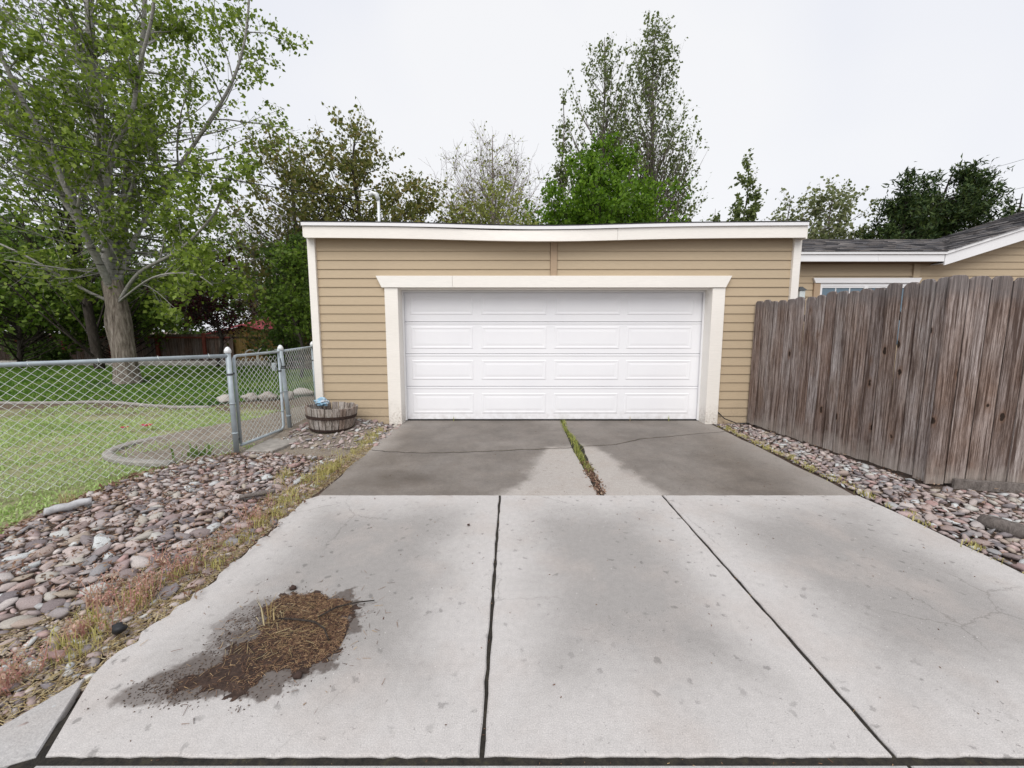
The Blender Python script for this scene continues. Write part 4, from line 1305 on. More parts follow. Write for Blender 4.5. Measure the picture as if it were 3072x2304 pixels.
def boulder(x, y, sx, sy, sz, seed, label, rz=0.0):
    o = ob("boulder", rockmesh("boulder", seed, 3, 0.35, 1.0, 1.2), M_BOULDER, loc=(x, y, sz * 0.55))
    o.scale = (sx, sy, sz)
    o.rotation_euler = (0, 0, rz)
    return tag(o, label, "rock", "edging boulders at the lawn corner")
boulder(-6.0, 8.25, 0.16, 0.12, 0.09, 1, "rounded pale boulder at the end of the straight lawn kerb")
boulder(-5.62, 8.45, 0.165, 0.12, 0.09, 2, "wide pale boulder second from the lawn kerb end")
boulder(-5.28, 8.52, 0.17, 0.14, 0.10, 3, "small low boulder between the wide one and the white one")
boulder(-4.92, 8.62, 0.15, 0.13, 0.10, 4, "white smooth boulder in the row edging the back lawn")
boulder(-4.85, 9.12, 0.22, 0.14, 0.09, 5, "long grey boulder behind the white smooth boulder", 0.3)
boulder(-4.42, 9.35, 0.17, 0.14, 0.10, 6, "small pale boulder next to the long grey one")
boulder(-4.30, 10.2, 0.22, 0.16, 0.11, 7, "grey boulder standing furthest along the row by the garage")
boulder(-3.9, 10.8, 0.2, 0.15, 0.10, 8, "brownish boulder by the garage side beyond the chain link panel")

# straight lawn kerb, curved bed kerb, paver, logs
def kerb(name, label, P, w, h, mat, z=-0.02):
    mb = MB()
    P = [Vector(p) for p in P]
    for i, p in enumerate(P):
        t = (P[min(i + 1, len(P) - 1)] - P[max(0, i - 1)]).normalized()
        nn = Vector((-t.y, t.x))
        for o_, zz in ((-w / 2, z), (-w / 2, z + h * 0.7), (-w * 0.3, z + h), (w * 0.3, z + h), (w / 2, z + h * 0.7), (w / 2, z)):
            q = p + nn * o_
            mb.v.append((q.x, q.y, zz + 0.008 * mnoise.noise((q.x * 4, q.y * 4, 1))))
    for i in range(len(P) - 1):
        for k in range(5):
            mb.f.append((6 * i + k, 6 * i + 6 + k, 6 * i + 7 + k, 6 * i + k + 1)[::-1])
    n = 6 * (len(P) - 1)
    mb.f += [(0, 1, 2, 3, 4, 5), (n + 5, n + 4, n + 3, n + 2, n + 1, n)]
    return tag(mb.build(name, mat), label, "kerb")
def smoothp(P, k=6):
    P = [Vector(p) for p in P]
    out = []
    for i in range(len(P) - 1):
        p0, p1, p2, p3 = P[max(i - 1, 0)], P[i], P[i + 1], P[min(i + 2, len(P) - 1)]
        for j in range(k):
            t = j / k
            out.append(0.5 * ((2 * p1) + (p2 - p0) * t + (2 * p0 - 5 * p1 + 4 * p2 - p3) * t * t + (3 * p1 - p0 - 3 * p2 + p3) * t ** 3))
    return out + [P[-1]]
kerb("bed_kerb", "curved grey concrete kerb round the soil bed inside the chain link fence", smoothp(CURB), 0.10, 0.055, M_CURB)
kerb("lawn_kerb", "straight thin kerb dividing the pale lawn from the green lawn", smoothp([(-22, 8.1), (-12, 8.1), (-9.4, 8.12), (-8.5, 8.2), (-7.1, 7.80), (-6.5, 7.66), (-5.9, 7.66)], 4), 0.055, 0.045, M_CURB)
kerb("stone_wall", "low pale stone wall along the far edge of the green lawn", [(-30, 16.1), (-24, 16.0), (-16, 16.0), (-10, 15.9), (-3.4, 15.8)], 0.25, 0.22, M_CURB)
pv = MB()
pp = [(-3.32, 4.83), (-2.97, 4.80), (-2.90, 5.36), (-3.34, 5.40)]
pv.prism([(x, y, -0.02) for x, y in pp], [(x, y, 0.025) for x, y in pp])
tag(pv.build("concrete_paver", M_CURB, bevel=0.008), "grey concrete stepping slab under the open edge of the gate", "paver")

def log(name, label, P, rad, mat, sides=10):
    mb = MB()
    n = 9
    pts, rr = [], []
    for i in range(n):
        t = i / (n - 1)
        p = Vector(P[0]).lerp(Vector(P[1]), t)
        pts.append(p + Vector((R(-1, 1), R(-1, 1), R(-1, 1))) * rad * 0.15)
        rr.append(rad * (0.8 + 0.3 * math.sin(t * 3.0) + R(-0.08, 0.08)))
    mb.tube(pts, rr, sides)
    for i, v in enumerate(mb.v):
        k = 1 + 0.25 * mnoise.noise(Vector(v) * 14)
        c = pts[min(i // sides, n - 1)]
        mb.v[i] = tuple(c + (Vector(v) - c) * k)
    return tag(mb.build(name, mat, None, True), label, "log")
log("driftwood_log", "silver grey split log lying at the lawn edge of the rock bed", (-3.86, 3.02, 0.05), 0, 0) if False else None
log("driftwood_log", "silver grey split log lying at the lawn edge of the rock bed", [(-3.79, 3.08, 0.06), (-3.62, 3.30, 0.065)], 0.034, simple("silver_wood", (0.42, 0.42, 0.43), 0.8, 0, 0.35, 14, 0.5))
log("driftwood_log", "dark grey weathered log half buried in stones below the picket fence", [(3.72, 3.02, 0.03), (3.86, 2.45, 0.04)], 0.06, M_BARK_GREY)
log("branch_piece", "short brown branch lying on the stones near the slab edge", [(-2.42, 3.40, 0.05), (-2.17, 3.52, 0.055)], 0.018, M_BARK_GREY)
bl = ob("black_stone", rockmesh("black_stone", 44, 2, 0.6, 0.9, 1.6), simple("black_rock", (0.02, 0.021, 0.024), 0.55), loc=(-1.99, 1.86, 0.035))
bl.scale = (0.034, 0.027, 0.028)
tag(bl, "small black stone among red weeds at the slab edge", "rock")
M_POD = simple("seed_pod", (0.05, 0.03, 0.024), 0.8, 0, 0.3, 20, 0.4)
for k, (x, y, lab) in enumerate([(-1.30, 2.21, "dark seed pod resting at the far rim of the straw heap"), (-0.95, 1.61, "dark seed pod lying alone beside the straw heap"), (-0.34, 2.97, "tiny dark seed pod out on the pale slab by the joint")]):
    o = ob("seed_pod", rockmesh("seed_pod", 60 + k, 2, 0.4, 0.9, 1.8), M_POD, loc=(x, y, 0.012))
    o.scale = (0.020, 0.017, 0.016) if k < 2 else (0.011, 0.009, 0.009)
    tag(o, lab, "seed pod")

# ------------------------------------------------------------------ litter, straw, weeds
def stuff(name, VF, mat, label=None, parent=None, smooth=False):
    o = np_mesh(name, VF[0], VF[1], mat, parent, smooth)
    return tag(o, label, None, None, "stuff")

def up3(P, z):
    if callable(z):
        return np.column_stack([P, [z(x, y) for x, y in P]])
    return np.column_stack([P, np.full(len(P), z)])

# heap of swept dirt and straw on the near slab
PILE = [(-1.27, 2.18), (-1.09, 2.16), (-0.9, 2.1), (-0.86, 1.93), (-0.83, 1.77), (-0.9, 1.69), (-0.97, 1.63), (-1.1, 1.64), (-1.09, 1.56), (-1.23, 1.53), (-1.39, 1.55), (-1.5, 1.49),
        (-1.44, 1.60), (-1.36, 1.68), (-1.36, 1.78), (-1.30, 1.86), (-1.30, 1.95), (-1.38, 2.05), (-1.35, 2.13)]
pn = np.array(PILE)
def pile_h(P):
    d = np.full(len(P), 9.0)
    for a, b in zip(pn, np.roll(pn, -1, 0)):
        t = np.clip(((P - a) @ (b - a)) / ((b - a) @ (b - a)), 0, 1)
        d = np.minimum(d, np.linalg.norm(P - (a + t[:, None] * (b - a)), axis=1))
    d = np.where(inside(pn, P), d, -d)
    return d + 0.06 * vnoise(P, 9, 2) + 0.045 * vnoise(P, 26, 4) + 0.02 * vnoise(P, 70, 6)
n = 110
gxx, gyy = np.meshgrid(np.linspace(-1.75, -0.72, n), np.linspace(1.38, 2.30, n))
Pg = np.stack([gxx.ravel(), gyy.ravel()], 1)
hh = pile_h(Pg)
zz = np.where(hh > 0, 0.002 + np.minimum(0.016, hh * 0.14) + 0.004 * vnoise(Pg, 40, 9), -0.006)
i_ = (np.arange(n - 1)[:, None] * n + np.arange(n - 1)[None]).ravel()
Fp = np.stack([i_, i_ + 1, i_ + n + 1, i_ + n], 1)
Fp = Fp[(hh[Fp] > -0.01).any(1)]
m = Mat("heap_dirt", 0.95)
m.color(m.ramp(m.noise(m.tc(), 45, 7, 0.75), [(0.3, (0.025, 0.016, 0.013)), (0.55, (0.07, 0.045, 0.035)), (0.75, (0.16, 0.10, 0.07))]))
m.bump(m.noise(m.tc(), 180, 5, 0.7), 1.0, 0.01)
heap = stuff("dirt_heap", (np.column_stack([Pg, zz]), Fp), m.m, "low heap of dark dirt swept together on the pale slab", smooth=True)
Ps = scatter(PILE, 10500)
hs = pile_h(Ps)
Ps, hs = Ps[hs > 0.0], hs[hs > 0.0]
zs = 0.003 + np.minimum(0.016, hs * 0.14)
sel = RNG.random(len(Ps)) < (0.10 + 0.9 * np.clip((Ps[:, 0] + Ps[:, 1] * 0.6 + 0.30) * 2.2, 0, 1))
stuff("heap_straw", flakes(np.column_stack([Ps, zs])[sel], 0.017, 0.0017, RNG, 0.14, 0.002), M_STRAWDK, "short dry straw strewn over the dirt heap")
Pl = scatter([(-1.36, 1.70), (-1.0, 1.68), (-0.92, 2.05), (-1.2, 2.14), (-1.34, 1.98)], 110)
stuff("heap_stalks", flakes(up3(Pl, 0.016), 0.06, 0.0022, RNG, 0.14, 0.004), M_STRAW, "longer pale stalks lying on top of the dirt heap")
Pc = np.vstack([pn[RNG.integers(len(pn), size=2600)] * 0.75 + np.array([-1.15, 1.83]) * 0.25 + RNG.normal(0, 0.075, (2600, 2)),
                np.column_stack([RNG.normal(-1.47, 0.09, 700), RNG.normal(1.56, 0.045, 700)]), np.column_stack([RNG.normal(-1.42, 0.05, 500), RNG.normal(1.92, 0.10, 500)])])
stuff("heap_crumbs", flakes(up3(Pc[::2], 0.0), 0.006, 0.0045, RNG, 0.25, 0.001), leaf_mat("dirt_crumb", [(0.05, 0.035, 0.028), (0.10, 0.07, 0.055), (0.18, 0.13, 0.095)], 0.0, 0.9), "loose dirt crumbs thinning out around the heap")
Pc = np.column_stack([RNG.normal(-1.1, 0.22, 260), RNG.normal(1.85, 0.2, 260)])
stuff("stray_straw", flakes(up3(Pc, 0.0), 0.03, 0.0022, RNG, 0.1, 0.003), M_STRAWDK, "stray straw bits scattered off the dirt heap")
tw = MB().tube([(-1.22, 1.93, 0.035), (-1.12, 1.91, 0.045), (-1.02, 1.90, 0.04), (-0.95, 1.86, 0.035), (-0.90, 1.80, 0.02)], [0.004, 0.005, 0.005, 0.004, 0.003], 6)
tag(tw.build("twig", M_BARK_DK, None, True), "crooked dark twig lying across the straw heap", "twig")
tw = MB().tube([(-1.02, 1.94, 0.035), (-0.95, 2.01, 0.04), (-0.86, 2.06, 0.03), (-0.78, 2.10, 0.012)], [0.004, 0.005, 0.004, 0.003], 6)
tag(tw.build("twig", M_BARK_DK, None, True), "short dark twig poking past the rim of the straw heap", "twig")
Vt, Ft = blades(up3(np.array([[-1.28, 1.93]]) + RNG.normal(0, 0.012, (9, 2)), 0.02), 0.13, 0.006, RNG, 0.6)
tag(np_mesh("dry_grass_tuft", Vt, Ft, M_STRAW), "pale dry grass tuft sticking up from the straw heap", "grass tuft")
# specks of dirt washed over the near slabs
Pd = np.column_stack([RNG.uniform(-1.75, 3.1, 240), RNG.uniform(1.35, 6.4, 240)])
stuff("slab_specks", flakes(up3(Pd, 0.0), 0.009, 0.005, RNG, 0.2, 0.002), M_LITTER, "scattered specks of dirt and chaff on the driveway")

# straw and small gravel along the near edge of the rock bed
edge_l = [(-1.84, 1.62), (-1.86, 2.2), (-1.88, 3.0), (-1.86, 3.55), (-1.80, 4.4), (-1.80, 5.6), (-1.95, 5.6), (-2.05, 4.4), (-2.2, 3.5), (-2.3, 2.6), (-2.55, 1.9), (-2.9, 1.2), (-2.4, 1.18), (-2.0, 1.42)]
P = scatter(edge_l, 13000)
w = np.exp(-np.clip(-1.84 - P[:, 0], 0, 9) / 0.45)
P = P[RNG.random(len(P)) < w]
stuff("edge_straw", flakes(up3(P, rockl_z) + [0, 0, 0.012], 0.038, 0.0035, RNG, 0.2, 0.004), M_STRAW, "dry straw caught along the slab edge")
P = scatter(edge_l, 7500)
P = P[(P[:, 0] > -2.5) | (P[:, 1] < 2.0)]
q = []
Fq = []
nv = 0
for (x, y) in P:
    v, f = SV[RNG.integers(len(SV))]
    s = RNG.uniform(0.005, 0.013)
    q.append(v * [s, s * 0.8, s * 0.6] + [x, y, rockl_z(x, y) + 0.006])
    Fq.append(f + nv)
    nv += len(v)
stuff("edge_gravel", (np.vstack(q), np.vstack(Fq)), M_CHIPS, "small tan gravel chips along the slab edge", smooth=True)
# dead leaves and bark bits among the stones
P = np.vstack([scatter(ROCK_L, 6500), scatter(ROCK_R, 1500)])
P = P[P[:, 1] > 2.1]
V1, F1 = leaf_quads(up3(P, 0.02) + np.column_stack([np.zeros((len(P), 2)), RNG.random(len(P)) * 0.045]), 0.036, RNG, 0.38, 0.1)
V1[:, 2] = 0.016 + (V1[:, 2] - 0.016) * 0.6
stuff("bed_litter", (V1, F1), M_LITTER, "dead leaves and bark bits among the bed stones")
P = scatter([(-3.95, 2.7), (-3.7, 2.75), (-3.72, 4.0), (-3.3, 4.6), (-3.4, 4.85), (-3.75, 4.55), (-3.98, 4.1)], 700)
V1, F1 = leaf_quads(up3(P, 0.01), 0.055, RNG, 0.5, 0.1)
V1[:, 2] = 0.0 + np.abs(V1[:, 2]) * 0.6
stuff("border_litter", (V1, F1), M_LITTER, "brown leaf litter along the lawn border of the rock bed")
P = scatter(GRAV_L, 900)
stuff("path_chaff", flakes(up3(P, grav_z), 0.04, 0.003, RNG, 0.15, 0.003), M_STRAW, "straw chaff on the fine gravel by the gate")
# tufts of thin yellow grass by both slab edges
def clump(c, n, spread, h, w, lean=0.7, z=0.0):
    P = np.array(c)[None] + RNG.normal(0, spread, (n, 2))
    return blades(up3(P, z), h, w, RNG, lean)
def cat(L):
    V, F, n = [], [], 0
    for v, f in L:
        V.append(v)
        F.append(f + n)
        n += len(v)
    return np.vstack(V), np.vstack(F)
L = []
for _ in range(150):
    yy = R(1.6, 5.9)
    L.append(clump((-1.9 - abs(random.gauss(0, 0.13)) - (0.12 if yy < 2.4 else 0), yy), random.randint(8, 26), 0.03, R(0.035, 0.09), 0.004))
stuff("edge_grass", cat(L), M_YELLOW, "thin yellowing grass along the slab edge by the rock bed")
L = []
for _ in range(75):
    yy = R(3.5, 6.1) if random.random() < 0.85 else R(1.8, 3.5)
    L.append(clump((3.245 + abs(random.gauss(0, 0.06)), yy), random.randint(8, 24), 0.025, R(0.015, 0.045), 0.006))
stuff("edge_moss", cat(L), M_YELLOW, "low yellow green moss and grass along the slab edge by the picket fence")
L = [clump((-2.12 + random.gauss(0, 0.12), 3.95 + random.gauss(0, 0.25)), 26, 0.03, R(0.06, 0.12), 0.004) for _ in range(12)]
stuff("bed_grass", cat(L), M_YELLOW, "pale yellow grass tufts on the gravel near the old slab corner")
# weeds and leaf litter in the open joint of the old slab
L = []
for yy in np.arange(4.2, 6.5, 0.035):
    hgt = 0.05 + 0.04 * math.exp(-((yy - 4.9) / 0.4) ** 2)
    L.append(clump((0.832 + 0.015 * math.sin(yy * 5), yy), 16, 0.022, hgt * R(0.5, 1.2), 0.006, 1.0, -0.015))
stuff("joint_weeds", cat(L), M_WEED, "green and yellow weeds growing in the joint of the old slab")
P = np.column_stack([RNG.normal(0.845, 0.028, 520), RNG.uniform(3.57, 4.5, 520)])
V1, F1 = leaf_quads(up3(P, -0.005), 0.028, RNG, 0.6, 0.1)
V1[:, 2] = -0.008 + np.abs(V1[:, 2]) * 0.8
stuff("joint_litter", (V1, F1), M_LITTER, "dead leaves filling the joint of the old slab")
P = np.vstack([np.column_stack([RNG.normal(-0.11, 0.004, 130), RNG.uniform(1.3, 3.5, 130)]), np.column_stack([RNG.normal(1.395, 0.004, 130), RNG.uniform(1.3, 3.5, 130)]),
               np.column_stack([RNG.uniform(-1.6, 3.1, 260), RNG.normal(1.264, 0.012, 260)])])
stuff("joint_chaff", flakes(up3(P, -0.02), 0.018, 0.003, RNG, 0.2, 0.004), M_STRAWDK, "chaff and dirt in the narrow slab joints")
L = [clump((0.2 + k * 0.09 + R(-0.02, 0.02) - 1.6, 1.262), 10, 0.012, 0.02, 0.006, 1.2, -0.03) for k in range(40)]
stuff("joint_moss", cat(L), M_WEED, "moss in the wide joint at the gutter")
for k, xx in enumerate((1.96, 2.6, -0.96)):
    V1, F1 = clump((xx, 6.50), 4, 0.006, (0.07, 0.09, 0.08)[k], 0.007, 0.25)
    tag(np_mesh("weed_sprout", V1, F1, M_WEED if k else M_STRAW), ("lone sprout against the third column of door panels", "lone sprout against the fourth column of door panels", "dry sprout against the first column of door panels")[k], "weed")
# leafy green weed by the gate post, dry clump on the lawn edge
weed = thing("leafy_weed", "green broad leaved weed growing beside the gate hinge post", "weed", (-3.84, 4.72, 0))
M_DAND = leaf_mat("dandelion_leaf", [(0.06, 0.12, 0.02), (0.12, 0.20, 0.04), (0.2, 0.26, 0.07)])
for k in range(26):
    V1, F1 = blades(up3(np.array([[-3.84 + random.gauss(0, 0.09), 4.70 + random.gauss(0, 0.05)]]), 0.0), 0.15, 0.022, RNG, 1.0)
    np_mesh("leaf", V1, F1, M_DAND, weed)
V1, F1 = clump((-3.9, 3.36), 40, 0.04, 0.14, 0.005, 0.9)
tag(np_mesh("dry_grass_tuft", V1, F1, M_STRAW), "dry tan grass tuft behind the silver split log", "grass tuft")
# red stemmed weeds
def redweed_mesh(seed):
    rng = np.random.default_rng(seed)
    L = []
    for _ in range(9):
        c = rng.normal(0, 0.03, 2)
        d = np.array([rng.normal(0, 0.35), rng.normal(0, 0.35), 1.0])
        h = rng.uniform(0.06, 0.15)
        pts = np.array([[c[0], c[1], 0] + d * h * t for t in np.linspace(0, 1, 7)])
        L.append(flake_line(pts[0], pts[-1], 0.0028))
        lp = pts[2:].repeat(2, 0) + rng.normal(0, 0.006, (10, 3))
        L.append(leaf_quads(lp, 0.014, rng, 0.5, -0.3))
    V, F = cat(L)
    me = np_mesh("red_weed", V, F, M_REDWEED)
    data = me.data
    bpy.data.objects.remove(me)
    return data
def flake_line(a, b, w):
    a, b = np.array(a), np.array(b)
    s = np.array([w, 0, 0])
    t = np.array([0, w, 0])
    V = np.array([a - s, a + s, b + s * 0.5, b - s * 0.5, a - t, a + t, b + t * 0.5, b - t * 0.5])
    return V, np.array([[0, 1, 2, 3], [4, 5, 6, 7]])
RW = [redweed_mesh(s) for s in (1, 2, 3, 4)]
for k in range(34):
    if k < 26:
        yy = R(1.45, 2.45)
        xx = -2.08 - abs(random.gauss(0, 0.16)) - max(0, 1.75 - yy) * 0.35
    else:
        yy, xx = R(2.5, 3.4), -2.02 - abs(random.gauss(0, 0.09))
    o = ob("red_weed", RW[k % 4], None, None, (xx, yy, rockl_z(xx, yy)))
    s = R(0.6, 1.25)
    o.scale = (s, s, s)
    o.rotation_euler = (0, 0, R(0, 6.28))
    tag(o, "small red stemmed weed growing in the gravel between slab edge and stones", "weed", "red weeds by the slab edge")
# grass -----------------------------------------------------------------
BED = CURB + [(-3.41, 4.7), (-3.3, 5.8), (-3.36, 7.0)]
P = scatter([(-11.5, 2.2), (-3.7, 2.2), (-3.7, 4.6), (-3.3, 8.4), (-13.5, 8.1)], 90000)
bad = inside(BED, P) | inside(ROCK_L, P) | (P[:, 1] > 8.05)
d = P[:, 1] + 2.2 * vnoise(P, 1.1, 3)
prob = np.clip((8.0 - d) / 1.0, 0.04, 1) * np.where(vnoise(P, 2.3, 8) > 0.28, 0.2, 1.0) * np.where(vnoise(P, 0.9, 21) > 0.3, 0.5, 1.0)
P = P[~bad & (RNG.random(len(P)) < prob) & (-P[:, 0] / np.maximum(P[:, 1], 0.1) < 2.1)]
Vb, Fb = blades(up3(P, -0.03), 0.034, 0.014, RNG, 1.3)
stuff("front_lawn_grass", (Vb, Fb), M_GRASS_F, "short pale green lawn inside the chain link fence")
P = scatter([(-24, 8.15), (-9.4, 8.2), (-8.5, 8.3), (-7, 7.9), (-6.2, 7.9), (-5.4, 8.6), (-4.5, 9.6), (-3.4, 10.6), (-3.4, 15.9), (-24, 15.9)], 90000)
P = P[(-P[:, 0] / P[:, 1] < 1.9)]
rt = np.hypot(P[:, 0] + 10.8, P[:, 1] - 10.9)
P = P[RNG.random(len(P)) < np.clip((rt - 0.5) / 0.7, 0.05, 1)]
Vb, Fb = blades(up3(P, -0.02), 0.075, 0.02, RNG, 0.8)
stuff("back_lawn_grass", (Vb, Fb), M_GRASS_B, "lush green back lawn beyond the thin kerb")
P = scatter(BED, 5000)
P = P[vnoise(P, 2.0, 5) + RNG.normal(0, 0.2, len(P)) > 0.02]
Vb, Fb = blades(up3(P, -0.01), 0.035, 0.01, RNG, 1.0)
stuff("bed_ground_cover", (Vb, Fb), M_GRASS_F, "sparse ground cover in the kerbed bed")

M_PETAL = leaf_mat("red_petal", [(0.45, 0.02, 0.03), (0.6, 0.05, 0.10), (0.55, 0.10, 0.2)], 0.3)
for k, (x, y, lab) in enumerate([(-5.80, 5.85, "small red tulip head lying in the pale lawn"), (-5.56, 5.95, "larger pinkish red tulip head with a bent stem on the pale lawn")]):
    t = thing("tulip", lab, "flower", (x, y, 0))
    L = []
    for a in range(7):
        an = a * 0.9
        c = np.array([x, y, 0.045])
        e = np.array([math.cos(an), math.sin(an) * 0.7, 0.35])
        sdv = np.array([-math.sin(an), math.cos(an), 0.1]) * (0.028 + 0.01 * k)
        sz = 0.065 + 0.03 * k
        L.append((np.array([c, c + e * sz * 0.6 + sdv, c + e * sz, c + e * sz * 0.6 - sdv]), np.array([[0, 1, 2, 3]])))
    V1, F1 = cat(L)
    np_mesh("petals", V1, F1, M_PETAL, t)
    MB().tube([(x, y, 0.05), (x + 0.07, y - 0.05, 0.10), (x + 0.15, y - 0.1, 0.06), (x + 0.17, y - 0.13, 0.0)], 0.005, 6).build("stem", simple("pale_stem", (0.4, 0.45, 0.2)), t)

# ------------------------------------------------------------------ back fence, shed, bench, pallets
bf = thing("back_fence", "long dark grey board fence with red brown posts behind the trees", "fence", (-20, 20.2, -0.7))
x = -34.0
k = 0
PBM = []
while x < -14.2:
    w = 0.19
    yb = 20.2
    if x > -30:
        top = 1.18 + R(-0.015, 0.015)
        MB().box(x, x + w - 0.012, yb, yb + 0.02, -0.72, top).build("board", M_BACKFENCE, bf)
    x += w
MB().box(-30, -14.2, yb - 0.05, yb - 0.002, 0.98, 1.06).build("rail", M_REDPOST, bf)
MB().box(-30, -14.2, yb - 0.05, yb - 0.002, -0.3, -0.22).build("rail", M_REDPOST, bf)
for xp in np.arange(-29.6, -14.2, 2.35):
    MB().box(xp, xp + 0.13, yb - 0.15, yb - 0.052, -0.75, 1.24).build("post", M_REDPOST, bf)

shed = thing("garden_shed", "small yellowish plank shed with a red sheet roof at the end of the yard", "shed", (-13.6, 20.5, -0.7))
# gable front turned a little; boards on the front, a side wall, two roof slopes
x0, x1, xp_ = -15.4, -11.65, -13.55
def gz(x):
    return 1.62 - 0.24 * abs(x - xp_)
x = x0
while x < x1 - 0.05:
    xe = min(x + 0.21, x1)
    a = [(x, 20.4, -0.72), (xe - 0.008, 20.4, -0.72), (xe - 0.008, 20.4, gz(xe)), (x, 20.4, gz(x))]
    MB().prism([(p[0], 20.43, p[2]) for p in a], a).build("board", M_SHEDWOOD, shed)
    x = xe
MB().box(x1 - 0.03, x1, 20.43, 23, -0.72, gz(x1)).build("side_wall", M_SHEDWOOD, shed)
MB().box(x0, x0 + 0.03, 20.43, 23, -0.72, gz(x0)).build("side_wall", M_SHEDWOOD, shed)
for sgn in (-1, 1):
    xe = xp_ + sgn * 2.1
    a = [(xp_, 20.25, 1.66), (xe, 20.25, 1.66 - 0.24 * 2.1), (xe, 23.3, 1.66 - 0.24 * 2.1 + 0.55), (xp_, 23.3, 1.66 + 0.55)]
    MB().prism([(p[0], p[1], p[2] - 0.05) for p in a], a).build("roof", M_REDROOF, shed)
MB().box(-14.2, -12.6, 20.37, 20.4, 1.0, 1.06).build("lintel", M_BARK_DK, shed)
MB().box(-12.66, -12.6, 20.35, 20.4, -0.7, 1.02).build("door_post", M_BARK_DK, shed)

bench = thing("garden_bench", "white garden bench with curved scroll back in front of the shed", "bench", (-10.6, 16.6, -0.15))
bx, by = -10.9, 16.7
for k in range(3):
    xx = bx + k * 0.52
    pts = [(xx + 0.24 * math.cos(a), by, 0.40 + (0.26 if k == 1 else 0.2) * math.sin(a)) for a in np.linspace(0, math.pi, 11)]
    MB().tube([(xx + 0.24, by, 0.1)] + pts + [(xx - 0.24, by, 0.1)], 0.03, 8).build("back_arch", M_WHITEPLAST, bench, True)
MB().box(bx - 0.35, bx + 1.4, by - 0.45, by, 0.08, 0.12).build("seat", M_WHITEPLAST, bench)
for xx in (bx - 0.3, bx + 1.35):
    for yy in (by - 0.4, by - 0.03):
        MB().box(xx - 0.025, xx + 0.025, yy - 0.025, yy + 0.025, -0.3, 0.08).build("leg", M_WHITEPLAST, bench)

pal = thing("pallet_stack", "stack of dark weathered pallets beyond the short chain link panel", "pallets", (-7.4, 14.6, 0))
for k in range(3):
    z = -0.02 + k * 0.2
    for xx in (-8.4, -7.4, -6.4):
        MB().box(xx, xx + 0.1, 14.3, 15.4, z, z + 0.1).build("bearer", M_BACKFENCE, pal)
    for j in range(7):
        MB().box(-8.4, -6.3, 14.3 + j * 0.16, 14.3 + j * 0.16 + 0.1, z + 0.102, z + 0.13).build("slat", M_BACKFENCE, pal)

